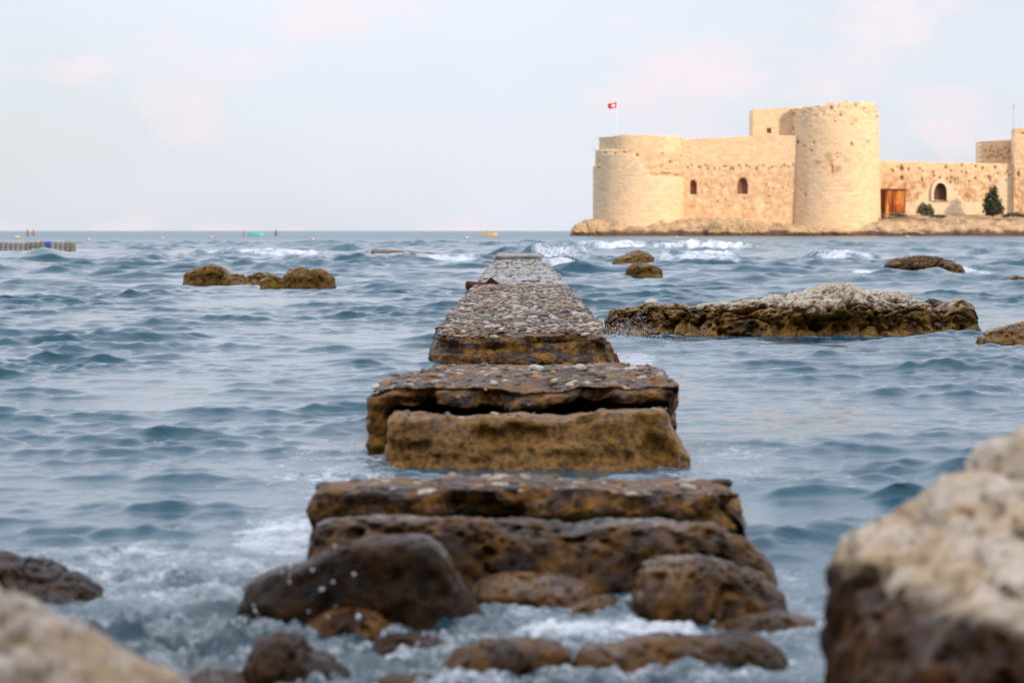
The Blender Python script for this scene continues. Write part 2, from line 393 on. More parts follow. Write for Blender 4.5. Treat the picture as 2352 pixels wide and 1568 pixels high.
# ------------------------------------------------------------------ the sea
def pier_x(D): return .03 + .0046 * D
BREAK = [ # px0, px1, row of crest foot, height, thickness, foam width
 (1290, 1790, 574, .46, 1.8), (1480, 1720, 607, .32, 1.2), (1840, 2010, 597, .34, 1.2), (400, 800, 590, .32, 1.4),
 (1205, 1380, 598, .42, 1.3), (1225, 1340, 618, .34, 1.0), (880, 1130, 600, .22, 1.0), (1900, 2330, 630, .05, .8), (1300, 1500, 566, .3, 2.5)]
HUMPS = [ # dark unbroken wave faces: px, row, half width px, height, thickness
 (700, 618, 80, .36, .9), (610, 625, 50, .22, .7), (490, 610, 60, .28, .9), (170, 970, 80, .07, .12), (80, 805, 60, .06, .15), (600, 1055, 80, .05, .1), (110, 590, 70, .35, 1.0), (330, 600, 60, .35, .9),
 (1890, 612, 90, .25, .8), (1180, 598, 60, .45, 1.2), (2120, 645, 50, .14, .4), (1640, 1020, 50, .04, .1), (1730, 1085, 60, .06, .10), (1850, 1255, 50, .05, .08), (120, 1140, 100, .05, .08),
 (250, 1240, 130, .08, .12), (380, 1290, 100, .06, .1), (920, 815, 50, .06, .15), (1490, 700, 50, .06, .25)]
def build_sea():
    segs = [(-6, 3.7, .2), (3.7, 10.5, .04), (10.5, 22, .041), (22, 51, .068), (51, 102, .17), (102, 255, .6), (255, 700, 2.5)]
    ys = np.concatenate([np.arange(a, b, s) for a, b, s in segs] + [np.geomspace(700, 40000, 60)]).astype(np.float32)
    nv = len(ys); nu = 570
    t = np.linspace(-1, 1, nu, dtype=np.float32); t = t * (.85 + .15 * t * t)
    half = (.27 * np.maximum(ys, 0) + 1.9).astype(np.float32)
    X = half[None, :] * t[:, None]; Y = np.repeat(ys[None, :], nu, 0)
    dy = np.gradient(ys); dx = half * 2 / nu; sp = np.maximum(dx, np.minimum(dy, dx * 6) * .6)
    def nz(s, o=0, oc=3, sy=None): return fbm2(X * s + o, Y * (sy or s) + o * .7, oc)
    gust = .88 + 1.35 * nz(.34, 3, 3, .13) + .6 * nz(1.1, 40, 2, .5)
    gust = np.clip(gust, .3, 2.1)
    r2 = np.random.default_rng(5); n = 130
    lam = np.exp(r2.uniform(math.log(.11), math.log(6.5), n)); k = 2 * math.pi / lam
    th = .1 + r2.normal(0, 1, n) * np.where(lam < .25, .7, np.where(lam < 1, .5, .3)); ph = r2.uniform(0, 2 * math.pi, n)
    wslope = np.interp(np.log(lam), np.log([.11, .3, .6, 1.2, 2.5, 6.5]), [1.7, 1.9, 1.3, .95, .6, .4])
    slope = .178 * math.sqrt(2 / n) * wslope; amp = slope / k
    Z = np.zeros_like(X); DX = np.zeros_like(X); DYY = np.zeros_like(X)
    far_gain_y = 1 + 1.0 * smooth(24, 76, ys) * (1 - .55 * smooth(150, 440, ys))
    for i in range(n):
        wgt = smooth(2.2, 4.5, lam[i] / sp)
        g = np.where(lam[i] > 1.0, far_gain_y, 1.0) * wgt
        if lam[i] > 2.4: g = g * (.25 + .75 * smooth(17, 51, ys))
        idx = np.where(g > .01)[0]
        if not len(idx): continue
        sl = slice(idx[0], idx[-1] + 1)
        kx, ky = np.float32(k[i] * math.sin(th[i])), np.float32(-k[i] * math.cos(th[i]))
        a = (amp[i] * g[sl]).astype(np.float32)[None, :]
        ar = kx * X[:, sl] + ky * Y[:, sl] + np.float32(ph[i])
        Z[:, sl] += a * np.cos(ar); s = a * np.sin(ar)
        DX[:, sl] -= s * np.float32(math.sin(th[i]) * 1.15); DYY[:, sl] += s * np.float32(math.cos(th[i]) * 1.15)
    # narrow raised crests over broad flat troughs
    cc = (.020 * far_gain_y ** 1.3)[None, :].astype(np.float32); Z = Z * gust / cc; Z = cc * (np.where(Z < 0, np.expm1(np.minimum(Z, 0)), Z * (1 + .10 * np.minimum(Z, 3))) - .25); DX *= gust; DYY *= gust
    foam = np.zeros_like(X)
    wob = nz(.9, 5); wob2 = nz(3.1, 9); wobl = nz(.12, 15); chop3 = nz(1.9, 3)
    def box(xa, xb, ya, yb):
        j = np.where((ys > ya) & (ys < yb))[0]; return slice(j[0], j[-1] + 1) if len(j) else slice(0, 0)
    for (a, b, row, h, th_) in BREAK:
        th_ *= 1.4
        D = base_d(row) + th_; xa, xb = (a - CX) / FPX * D, (b - CX) / FPX * D
        xc, hw = (xa + xb) / 2, (xb - xa) / 2
        J = box(xa, xb, D - 6 * th_ - hw * .3, D + 9 * th_ + hw * .3); x, y, w1 = X[:, J], Y[:, J], wob[:, J]
        win = smooth(1.15, .55, np.abs(x - xc) / hw + .25 * w1)
        yy = (y - D - w1 * th_ * .8 - wobl[:, J] * th_ * 3 - .1 * hw * ((x - xc) / hw) ** 2) / th_
        prof = np.where(yy < 0, np.exp(-(yy / .55) ** 2), np.exp(-(yy / 1.3) ** 2))
        Z[:, J] += h * win * prof * (1 + .3 * wob2[:, J] + .35 * chop3[:, J])
        foam[:, J] = np.maximum(foam[:, J], win * np.where(yy < 0, smooth(-1.6, -.5, yy), smooth(3.0, .6, yy)) * (.85 + .8 * w1 + .35 * wob2[:, J]))
    for (a, row, hwp, h, th_) in HUMPS:
        th_ *= 1.5
        if row > 700: continue
        D = base_d(row) + th_; xc, hw = (a - CX) / FPX * D, hwp / FPX * D
        J = box(0, 0, D - 4 * th_, D + 7 * th_); x, y, w1 = X[:, J], Y[:, J], wob[:, J]
        yy = (y - D - w1 * th_ * 1.2 - wob2[:, J] * th_ * .35) / th_; xx = (x - xc + .4 * hw * w1) / hw
        Z[:, J] += h * np.exp(-xx ** 2) * np.where(yy < 0, np.exp(-(yy / .8) ** 2), np.exp(-(yy / 1.5) ** 2)) * (1 + .4 * wob2[:, J])
    # contact foam round rocks and slabs; the waves lose height on the stones
    dist_noise = nz(2.3, 21, 4)
    for (fx, fy, rx, ry, st) in FOAM_GLINT:
        J = box(0, 0, fy - ry * 3, fy + ry * 3)
        d = np.sqrt(((X[:, J] - fx) / rx) ** 2 + ((Y[:, J] - fy) / ry) ** 2)
        foam[:, J] = np.maximum(foam[:, J], st * smooth(1.6, .9, d + .5 * dist_noise[:, J]))
        if fy > 35 and ry > .3: Z[:, J] -= .10 * smooth(1.7, .9, d)
        Z[:, J] *= 1 - (.45 if fy < 35 else .75) * smooth(1.6, .9, d)
    # froth between the near stones
    Yo = Y / KD; fr = smooth(5.0, 4.2, Yo + .5 * wob) * smooth(1.6, .6, np.abs(X + .25)) + .55 * smooth(5.8, 4.6, Yo + .4 * wob) * smooth(-.4, -.9, X)
    J = box(0, 0, -9, 12); xs_, ys_ = X[:, J], Y[:, J]
    Z[:, J] += fr[:, J] * (-.03 + .07 * fbm2(xs_ * 4.5 + 31, ys_ * 5.5, 3) + .05 * np.abs(fbm2(xs_ * 9 + 3, ys_ * 9, 3)) + .02 * fbm2(xs_ * 30, ys_ * 26, 2))
    foam = np.maximum(foam, np.clip(fr, 0, 1) * (.27 + .6 * wob2))
    crest = smooth(.07, .14, Z) * smooth(34, 51, Y) * .3
    foam = np.clip(np.maximum(foam, crest), 0, 1.2)
    v = np.stack([(X + DX).ravel(), (Y + DYY).ravel(), Z.ravel()], 1)
    o = mesh('sea', v, grid_quads(nu, nv), M_SEA, attrs={'foam': foam.ravel(), 'shallow': np.clip(fr, 0, 1).ravel(), 'lod': smooth(90, 420, Y).ravel()})      # lod: waves too small for the far mesh act as roughness
    return tag(o, kind='structure')

def mat_sea():
    n = NT('sea water')
    p1 = n.map(n.pos, (1, 1.6, 1))
    r1 = n.noise(9, 3, .6, p1, .4); r2 = n.noise(30, 3, .55, p1, .3)
    f = n.attr('foam')
    cl = n.noise(3.2, 6, .7, None, .6); cl2 = n.noise(16, 5, .7, None, .8); cl3 = n.noise(70, 4, .7)
    tex = n.math('ADD', n.math('MULTIPLY', cl, .40), n.math('ADD', n.math('MULTIPLY', cl2, .38), n.math('MULTIPLY', cl3, .30)))
    fm = n.mapr(n.math('ADD', f, n.math('MULTIPLY', n.math('SUBTRACT', tex, .55), 2.6)), .40, 1.0)
    fm = n.math('MULTIPLY', fm, n.mapr(f, .02, .25))
    col = n.mix(n.noise(.5, 3), (.004, .074, .115), (.010, .094, .135))
    col = n.mix(n.math('MULTIPLY', n.attr('shallow'), .8), col, (.010, .040, .050))      # dark stony bed under the shallows
    col = n.mix(fm, col, (.80, .84, .86))
    rough = n.math('ADD', n.math('MULTIPLY', fm, .6), n.math('MULTIPLY_ADD', n.attr('lod'), .27, .04))
    h = n.math('ADD', n.math('MULTIPLY', r1, .7), n.math('MULTIPLY', r2, .34))
    h = n.math('ADD', h, n.math('MULTIPLY', n.math('MULTIPLY', fm, cl2), 4.0))
    return n.fin(col, rough, n.bump(h, .22, .03), IOR=1.38)
M_SEA = mat_sea()

for r in ROCKS:
    D = rock_front(r); xs = [p[0] for p in r[2]]
    if r[3] is None: continue
    yc = D + r[4] * .5; x0, x1 = (min(xs) - CX) / FPX * yc, (max(xs) - CX) / FPX * yc
    FOAM_GLINT.append(((x0 + x1) / 2, yc, (x1 - x0) / 2 + .05, r[4] * .5 + .05 + .008 * D, .5 if D > 14 else .55))
for fx, fy, rx, ry, st in ((pier_x(13) + .95, 13.4, .28, .8, .72), (pier_x(12), 12.55, .75, .25, 1.0),     # slop beside the pebbled slab; the strip before it paints a sky reflection white
        (pier_x(8) - .95, 7.3, .3, .8, .6), (pier_x(8) + .95, 7.4, .3, .7, .55), (-.75, 5.6, .3, .35, .75), (-1.3, 5.0, .5, .35, .6), (.3, 4.35, .25, .12, .8)):
    FOAM_GLINT.append((fx, fy * KD, rx, ry * KD, st))
build_sea()

# ------------------------------------------------------------------ rocks
def profile_rock(name, prof, Dc, depth, mat, amp, freq, box, nu=150, nv=64, zb=-.45, seed=0, bk=.6, section=None):
    pts = np.array([P(a, b, Dc) for a, b in prof]); px = pts[:, 0]; pz = np.maximum(pts[:, 2], zb)
    seg = np.hypot(np.diff(px), np.diff(pz)); s = np.concatenate([[0], np.cumsum(seg)]); s /= s[-1]
    u = np.linspace(0, 1, nu); x = np.interp(u, s, px); zt = np.interp(u, s, pz)
    # round the outline a little
    for _ in range(2):
        x[1:-1] = (x[:-2] + 2 * x[1:-1] + x[2:]) / 4; zt[1:-1] = (zt[:-2] + 2 * zt[1:-1] + zt[2:]) / 4
    t = np.linspace(0, math.pi, nv)
    ct, st = np.cos(t), np.sin(t)
    cy = -np.sign(ct) * np.abs(ct) ** .75; cy = np.where(cy > 0, cy * bk, cy); sz = np.abs(st) ** box
    if section is not None:
        sec = np.array(section, float); L_ = np.concatenate([[0], np.cumsum(np.hypot(*np.diff(sec, axis=0).T))]); q_ = np.linspace(0, L_[-1], nv)
        cy, sz = np.interp(q_, L_, sec[:, 0]), np.interp(q_, L_, sec[:, 1])
        for _ in range(3): cy[1:-1] = (cy[:-2] + 2 * cy[1:-1] + cy[2:]) / 4; sz[1:-1] = (sz[:-2] + 2 * sz[1:-1] + sz[2:]) / 4
    xc = (x.max() + x.min()) / 2; hw = (x.max() - x.min()) / 2
    taper = np.sqrt(np.clip(1 - .8 * np.abs((x - xc) / hw) ** 3, .1, 1))
    hy = depth / 2 * taper
    X = np.repeat(x[:, None], nv, 1); Y = Dc + hy[:, None] * cy[None, :]
    Z = zb + (zt - zb)[:, None] * sz[None, :]
    v = np.stack([X.ravel(), Y.ravel(), Z.ravel()], 1)
    c = np.array([xc, Dc, zb * .3]); nrm = (v - c) / [hw, depth / 2, max(.1, zt.max() - zb)]
    nrm = nrm / [hw, depth / 2, max(.1, zt.max() - zb)]; nrm /= np.linalg.norm(nrm, axis=1)[:, None] + 1e-9
    sd_ = seed * 13.7
    # big lobes push mostly in depth so that the traced outline holds; then ridges, then pits
    lobe = fbm(v * freq * [.7, .7, 1.0] + sd_, 3); vw = v + .12 * np.stack([noise(v * 3 + 1), noise(v * 3 + 2), noise(v * 3 + 3)], 1) / max(1, freq); rid = fbm(v * freq * 1.9 + sd_ + 50, 5, .55, True); fine = fbm(v * freq * 6 + sd_ + 90, 4, .6)
    crack = smooth(.09, .0, np.abs(noise(vw * freq * [1.1, .6, .9] + sd_ + 7))) + .6 * smooth(.08, .0, np.abs(noise(vw * freq * [2.3, 1.6, 2.3] + sd_ + 27)))
    pit = smooth(.22, .5, fbm(v * freq * 3.3 + sd_ + 120, 3))
    d = amp * (lobe * 1.3 + rid * .5 + fine * .42) - amp * .6 * crack - amp * .85 * pit - amp * .35 * smooth(.15, .45, fbm(v * freq * 9 + sd_, 2))
    wv = np.array([.45, 1.2, .55])
    v = v + nrm * wv * d[:, None]
    # overhang: undercut at the tide line on the front
    uc = smooth(.0, .08, v[:, 2]) * smooth(.30, .1, v[:, 2]) * amp * .7
    v[:, 1] += np.where(v[:, 1] < Dc, uc, 0) * (1 + lobe)
    return v, grid_quads(nu, nv)
for i, r in enumerate(ROCKS):
    name, label, prof, row, depth, mat, amp, freq, box, grp = r[:10]
    D = rock_front(r) + depth * .5; big = name == 'reef'
    near = D < 10
    nu, nv = (360, 120) if big else ((180, 90) if depth > .8 and near else (120, 56))
    if row and row > 1390: prof = [(a, b + 9) for a, b in prof]
    if row and 650 < row < 664 and prof[0][0] < 700: prof = [(a, b - 5) for a, b in prof]
    v, q = profile_rock(name, prof, D, depth, mat, amp, freq, box, nu, nv, seed=i + 1, zb=-.45 if D < 42 else -.7, bk=.3 if row is None else .6,
        section={1: [(-1, 0), (-1.02, .74), (-.93, .82), (-.4, .93), (0, 1), (.2, .9), (.3, 0)], 2: [(-1, 0), (-.9, .55), (-.4, .9), (0, 1), (.3, 0)], 5: [(-1, 0), (-.75, .8), (-.55, .97), (-.1, 1), (.3, .9), (.6, 0)]}.get(i))
    tag(mesh(name, v, q, mat), label, 'slab' if 'slab' in name else ('reef' if big else 'rock'), kind='thing')
# round white stone left on the reef
def pebble_shape(seed, nseg=8, nring=4, k=.18):
    vs = [(0, 0, 1.0)]; 
    for a in range(1, nring):
        for b in range(nseg):
            p_, t_ = math.pi * a / nring, 2 * math.pi * b / nseg
            vs.append((math.sin(p_) * math.cos(t_), math.sin(p_) * math.sin(t_), math.cos(p_)))
    vs.append((0, 0, -1.0)); vs = np.array(vs)
    vs = vs * (1 + k * noise(vs * .9 + seed * 5.1) * 1.6)[:, None]
    quads, tris = [], []
    for b in range(nseg):
        b2 = (b + 1) % nseg
        tris.append((0, 1 + b, 1 + b2)); last = len(vs) - 1; o = 1 + (nring - 2) * nseg
        tris.append((last, o + b2, o + b))
        for a in range(nring - 2):
            o = 1 + a * nseg; quads.append((o + b, o + nseg + b, o + nseg + b2, o + b2))
    return vs, np.array(quads), np.array(tris)
vs, q, t = pebble_shape(3, 20, 12)
c = P(1495, 695, base_d(772) + 1.4)
M_WHITE = mat_plain('bleached white stone', (.62, .56, .47), .8, .2, 25)
tag(mesh('stone', vs * [.075, .07, .045] + c, q, M_WHITE, tris=t), 'small rounded white stone lying on the left part of the reef', 'stone')

# ------------------------------------------------------------------ concrete pier blocks
def box_surface(hx, hy, hz, step):
    nx, ny, nz_ = [max(2, int(round(2 * h / step))) for h in (hx, hy, hz)]
    pts, quads, off = [], [], 0
    def face(axis, sgn):
        nonlocal off
        o = [a for a in range(3) if a != axis]; n = (nx, ny, nz_)
        a, b = np.meshgrid(np.arange(n[o[0]] + 1), np.arange(n[o[1]] + 1), indexing='ij')
        p = np.zeros((a.size, 3), np.int64); p[:, o[0]] = a.ravel(); p[:, o[1]] = b.ravel(); p[:, axis] = n[axis] if sgn > 0 else 0
        q = grid_quads(n[o[0]] + 1, n[o[1]] + 1, off=off)
        if (sgn > 0) == (axis == 1): q = q[:, ::-1]
        pts.append(p); quads.append(q); off += len(p)
    for ax in range(3):
        for sg in (1, -1): face(ax, sg)
    p = np.concatenate(pts); q = np.concatenate(quads)
    uq, inv = np.unique(p, axis=0, return_inverse=True); inv = inv.ravel()
    v = uq / np.array([nx, ny, nz_]) * 2 - 1
    return v * [hx, hy, hz], inv[q]
def block(width, y0, y1, ztop, zbot, step, rad, amp, freq, seed, shape=None):
    hx, hy, hz = width / 2, (y1 - y0) / 2, (ztop - zbot) / 2
    v, q = box_surface(hx, hy, hz, step)
    core = np.clip(v, [-hx + rad, -hy + rad, -hz + rad], [hx - rad, hy - rad, hz - rad])
    d = v - core; L = np.linalg.norm(d, axis=1)[:, None]; n = d / np.maximum(L, 1e-6); v = core + n * rad
    cy = (y0 + y1) / 2; w_ = v + [0, cy, (ztop + zbot) / 2]
    w_[:, 0] += pier_x(w_[:, 1])
    sd_ = seed * 9.3
    side = 1 - np.abs(n[:, 2]) * .65
    disp = amp * (fbm(w_ * freq + sd_, 3) * 1.0 + fbm(w_ * freq * 3.1 + sd_, 4, .6, True) * .35 + fbm(w_ * freq * 9 + sd_, 3) * .25) * side
    disp -= amp * 1.4 * smooth(.1, .5, noise(w_ * freq * 1.7 + sd_ + 60)) * (np.abs(n[:, 2]) < .8)
    disp += amp * .9 * fbm(w_ * freq * [.7, .7, 4.5] + sd_ + 33, 4, .6) * (np.abs(n[:, 2]) < .8)
    edge = smooth(.35, .75, np.abs(n[:, 2])) * smooth(.9, .6, np.abs(n[:, 2])); disp += amp * .8 * edge * fbm(w_ * 7 + sd_ + 80, 3)
    w_ = w_ + n * disp[:, None]
    if shape is not None: w_ = shape(w_, n)
    return w_, q, n
PEB = [pebble_shape(s) for s in range(12)]
PEB_ME = []
for s, (vs, q, t) in enumerate(PEB):
    o = mesh('pebble', vs, q, M_PEB, tris=t); PEB_ME.append(o.data); bpy.data.objects.remove(o)
def scatter_pebbles(parent, spots, nobj):
    """spots: rows of x, y, z, size, flat; the largest in the picture become parts, the rest one stuff part"""
    spots = np.asarray(spots); key = spots[:, 3] / spots[:, 1]; order = np.argsort(-key)
    r3 = np.random.default_rng(len(spots))
    V, Q, T, A, off = [], [], [], [], 0
    for rank, i in enumerate(order):
        x, y, z, s, fl = spots[i]; m = int(r3.integers(12)); ang = r3.uniform(0, 6.28)
        sx, sy, sz = s * r3.uniform(.85, 1.35), s * r3.uniform(.6, .95), s * r3.uniform(.30, .60) * fl
        if rank < nobj:
            o = bpy.data.objects.new('pebble', PEB_ME[m]); COL.objects.link(o)
            o.location = (x, y, z); o.scale = (sx, sy, sz); o.rotation_euler = (r3.uniform(-.25, .25), r3.uniform(-.25, .25), ang)
            under(o, parent)
        else:
            vs, q, t = PEB[m]; p = vs * [sx, sy, sz]; ca, sa = math.cos(ang), math.sin(ang)
            p = np.stack([p[:, 0] * ca - p[:, 1] * sa + x, p[:, 0] * sa + p[:, 1] * ca + y, p[:, 2] + z], 1)
            V.append(p); Q.append(q + off); T.append(t + off); A.append(np.full(len(p), r3.random())); off += len(p)
    if V:
        o = mesh('pebbles', np.concatenate(V), np.concatenate(Q), M_PEB, tris=np.concatenate(T), attrs={'tint': np.concatenate(A)})
        under(o, parent); o['kind'] = 'stuff'
def top_spots(v, n, count, lo, hi, seed, region=None, flat=1.0, sink=.25):
    r3 = np.random.default_rng(seed); c = np.where((n[:, 2] > .75) & (region(v) if region else True) & (fbm2(v[:, 0] * 1.6 + seed, v[:, 1] * .7, 3) > -.16 + .1 * r3.normal(size=len(v))))[0]
    pick = r3.choice(c, min(count, len(c)), replace=len(c) < count)
    p = v[pick] + r3.normal(0, .012, (len(pick), 3)) * [1, 1, 0]
    s = lo * (hi / lo) ** (r3.random(len(pick)) ** 1.7)
    return np.column_stack([p[:, 0], p[:, 1], p[:, 2] + s * .12 - s * sink * .3, s, np.full(len(pick), flat)])
def make_block(label, args, mat, shape=None, pebbles=None, name='concrete_block', cat='block'):
    v, q, n = block(*args, shape=shape); v[:, 1] *= KD
    width, y0, y1, zt = args[:4]; y0 *= KD; y1 *= KD
    e = empty(name, (pier_x(y0 / KD), (y0 + y1) / 2, 0), label, cat); e['kind'] = 'thing'
    under(mesh('body', v, q, mat), e)
    if pebbles:
        spots = np.concatenate([top_spots(v, n, *p) for p in pebbles[0]]); scatter_pebbles(e, spots, pebbles[1])
    return e, v, n

# nearest block, wet and rounded
def sh1(w_, n):
    yy = (w_[:, 1] - 5.25)
    w_[:, 2] -= .05 * smooth(.15, .5, yy) * (w_[:, 2] > 0) + .03 * np.abs(w_[:, 0]) ** 2 * (w_[:, 2] > 0)
    w_[:, 1] += .10 * smooth(.16, .02, w_[:, 2]) * (n[:, 1] < -.3)
    w_[:, 2] += (.030 * noise(w_ * [2.6, 3, 0]) + .02 * noise(w_ * [7, 7, 0])) * (w_[:, 2] > .05); w_[:, 1] += .07 * noise(w_ * [2.2, 0, 1.5] + 4) + .03 * noise(w_ * [7, 0, 5]); return w_
make_block('nearest concrete block of the pier, wet, brown and gravelly, above the rubble', (1.60, 5.25, 5.75, .245, -.35, .024, .06, .055, 3.4, 1), M_CONG, sh1,
           ([(230, .008, .03, 1, None, 1, .9), (34, .025, .05, 2, None, 1, .9)], 90))
# second block with the dark undercut
def sh2(w_, n):
    z = w_[:, 2]; f = (n[:, 1] < -.25)
    under_ = smooth(-.02, .04, z) * smooth(.265, .235, z + .03 * noise(w_ * 5))
    w_[:, 1] += .55 * under_ * f * smooth(-.74, -.66, w_[:, 0] - pier_x(8))
    w_[:, 1] += .06 * smooth(.31, .37, z) * f
    w_[:, 2] += .03 * (w_[:, 0] - pier_x(8)) * (z > .2)
    w_[:, 2] += ((.05) * noise(w_ * [2.3, 2.3, 0] + 8) + .03 * noise(w_ * [6, 6, 0])) * (z > .15); w_[:, 1] += (.09 * noise(w_ * [2.0, 0, 1.0] + 2) + .035 * noise(w_ * [6.5, 0, 6])) * (n[:, 1] < .3); return w_
make_block('second concrete block of the pier, gravel crust on top and a dark undercut', (1.66, 7.62, 8.8, .350, -.4, .028, .05, .055, 3.0, 2), M_CONG, sh2,
           ([(420, .009, .026, 3, None, 1, .9), (150, .024, .05, 4, None, 1, .5)], 140))
# slanted slab leaning below it
def sh2b(w_, n):
    t = np.clip((w_[:, 2] + .3) / .54, 0, 1.2)
    w_[:, 1] += .20 * t
    w_[:, 2] += .04 * smooth(.2, .75, w_[:, 0]) * (w_[:, 2] > .15) - .10 * smooth(.45, .85, w_[:, 0]) * smooth(.75, .9, w_[:, 0])
    w_[:, 0] += .03 + .08 * smooth(.22, .0, w_[:, 2]) * (w_[:, 0] > .3)
    w_[:, 2] += (.02 * noise(w_ * [3, 3, 0] + 5) + .012 * noise(w_ * [9, 9, 0])) * (w_[:, 2] > .1); return w_
M_SLANT = NT('ochre wet concrete'); _a = M_SLANT.noise(26, 5, .6); _b = M_SLANT.noise(4, 4)
M_SLANT = M_SLANT.fin(M_SLANT.mix(M_SLANT.mapr(_b, .55, .72, 0, .75), M_SLANT.ramp(_a, [(.30, (.014, .008, .004)), (.41, (.13, .058, .009)), (.55, (.28, .13, .018)), (.72, (.40, .21, .04))]), (.13, .085, .045)), .42, M_SLANT.bump(_a, .9, .03), **{'Specular IOR Level': .3})
make_block('slanted ochre concrete slab leaning under the undercut block', (1.47, 7.15, 7.33, .235, -.35, .022, .035, .035, 3.5, 3), M_SLANT, sh2b,
           ([(30, .01, .03, 5)], 30), 'concrete_slab', 'slab')
# low sunken block before the pebbled slab
make_block('low sunken concrete block between the undercut block and the pebbled slab', (1.50, 10.2, 11.9, .085, -.4, .03, .05, .035, 3.0, 4), M_CONG, None,
           ([(120, .015, .04, 6)], 60))
# the long pebbled slab
def sh3(w_, n):
    z = w_[:, 2]; dy = w_[:, 1] - 13.1; f = n[:, 1] < -.2
    w_[:, 1] -= .16 * smooth(.27, -.02, z) * f                         # foot stands forward
    lip = smooth(.0, .35, dy) ; w_[:, 2] -= .05 * (1 - lip) * (z > .2) * (1 + noise(w_ * [3, 3, 0]))
    w_[:, 1] += .06 * smooth(.06, .11, z) * smooth(.16, .11, z + .03 * noise(w_ * [4, 1, 1])) * f
    w_[:, 0] += np.sign(n[:, 0]) * (np.abs(n[:, 0]) > .3) * (.08 * smooth(.25, -.1, z) + .035 * fbm(w_ * 2.5, 3)); return w_
e3, v3, n3 = make_block('long concrete slab paved with rounded pebbles, in sharp focus mid-pier', (1.60, 13.1, 24.2, .275, -.4, .036, .06, .065, 2.2, 5), M_CONG, sh3,
           ([(3300, .018, .045, 7, lambda v: v[:, 1] > 13.25 * KD), (1100, .03, .066, 8, lambda v: v[:, 1] > 13.25 * KD), (160, .02, .05, 9, lambda v: v[:, 1] < 13.6 * KD)], 300), 'concrete_slab', 'slab')
# slabs beyond
M_WETG = NT('wet grey concrete'); _a = M_WETG.noise(1.2, 6, .65, M_WETG.map(M_WETG.pos, (1.2, .6, 1))); _b = M_WETG.noise(9, 5, .6)
M_WETG = M_WETG.fin(M_WETG.mix(M_WETG.mapr(_b, .5, .65, 0, .6), M_WETG.ramp(_a, [(.3, (.04, .035, .03)), (.5, (.12, .10, .08)), (.65, (.20, .12, .055))]), (.03, .027, .025)), M_WETG.mapr(_a, .4, .6, .08, .4), M_WETG.bump(M_WETG.math('ADD', _a, _b), .6, .05))
make_block('fourth slab of the pier, grey and wet, beyond the rusty beam', (1.62, 24.9, 38.6, .27, -.5, .07, .08, .10, 1.0, 6), M_WETG, None,
           ([(150, .03, .07, 10)], 120), 'concrete_slab', 'slab')
make_block('fifth slab of the pier, wet, behind a bright step of water', (1.72, 40.6, 49.0, .20, -.5, .08, .08, .10, 1.0, 7), M_WETG, None,
           ([(120, .04, .08, 11)], 50), 'concrete_slab', 'slab')
make_block('last short slab at the far seaward end of the pier', (1.75, 51.2, 59.5, .30, -.5, .09, .08, .12, 1.0, 8), M_WETG, None, None, 'concrete_slab', 'slab')

# rusty beam lying across the joint, with a torn fin
def build_beam():
    e = empty('steel_beam', (pier_x(24.5) - .5, 24.5 * KD, .3), 'rusted iron beam with a torn fin lying across the slab joint', 'beam')
    a, b = P(1068, 655, 24.5 * KD), P(1210, 663, 24.3 * KD)
    nu, nv = 60, 14; u = np.linspace(0, 1, nu); th = np.linspace(0, 2 * math.pi, nv, endpoint=False)
    ctr = a[None] * (1 - u[:, None]) + b[None] * u[:, None]; rr = np.interp(u, [0, .03, .3, .5, .8, 1], [.02, .075, .065, .05, .028, .012])
    sq = 1 / np.maximum(np.abs(np.cos(th)), np.abs(np.sin(th))) ** .7
    v = np.stack([np.repeat(ctr[:, 0:1], nv, 1), ctr[:, 1:2] + rr[:, None] * 1.3 * (np.cos(th) * sq)[None], ctr[:, 2:3] + rr[:, None] * (np.sin(th) * sq)[None]], -1).reshape(-1, 3)
    v += .012 * np.stack([noise(v * 14), noise(v * 14 + 5), noise(v * 14 + 9)], 1)
    q = grid_quads(nv, nu, True); q = np.stack([(q % nu) * nv + q // nu], -1)[..., 0]
    under(mesh('bar', v, q, M_RUST), e)
    bm = bmesh.new()
    prof = [(1100, 655), (1116, 648), (1122, 641), (1128, 636.5), (1134, 642), (1146, 650), (1162, 657), (1150, 660), (1110, 660)]
    fr = [bm.verts.new(P(x, y, 24.42 * KD)) for x, y in prof]; bk = [bm.verts.new(P(x, y, 24.42 * KD) + [0, .03, 0]) for x, y in prof]
    bm.faces.new(fr); bm.faces.new(bk[::-1])
    for k in range(len(fr)): bm.faces.new((fr[k], bk[k], bk[(k + 1) % len(fr)], fr[(k + 1) % len(fr)]))
    under(from_bm('fin', bm, M_RUST), e)
build_beam()
# rusty stub of reinforcement at the right of the low block
bm = bmesh.new(); bmesh.ops.create_cone(bm, cap_ends=True, segments=8, radius1=.035, radius2=.018, depth=.2)
for v in bm.verts: v.co.x += .02 * math.sin(v.co.z * 30)
s_ = from_bm('iron_stub', bm, M_RUST, smooth_=True); s_.location = P(1419, 838, 11.9 * KD); s_.rotation_euler = (0, R(-18), 0)
tag(s_, 'short rusty iron stub sticking up beside the pebbled slab', 'stub')

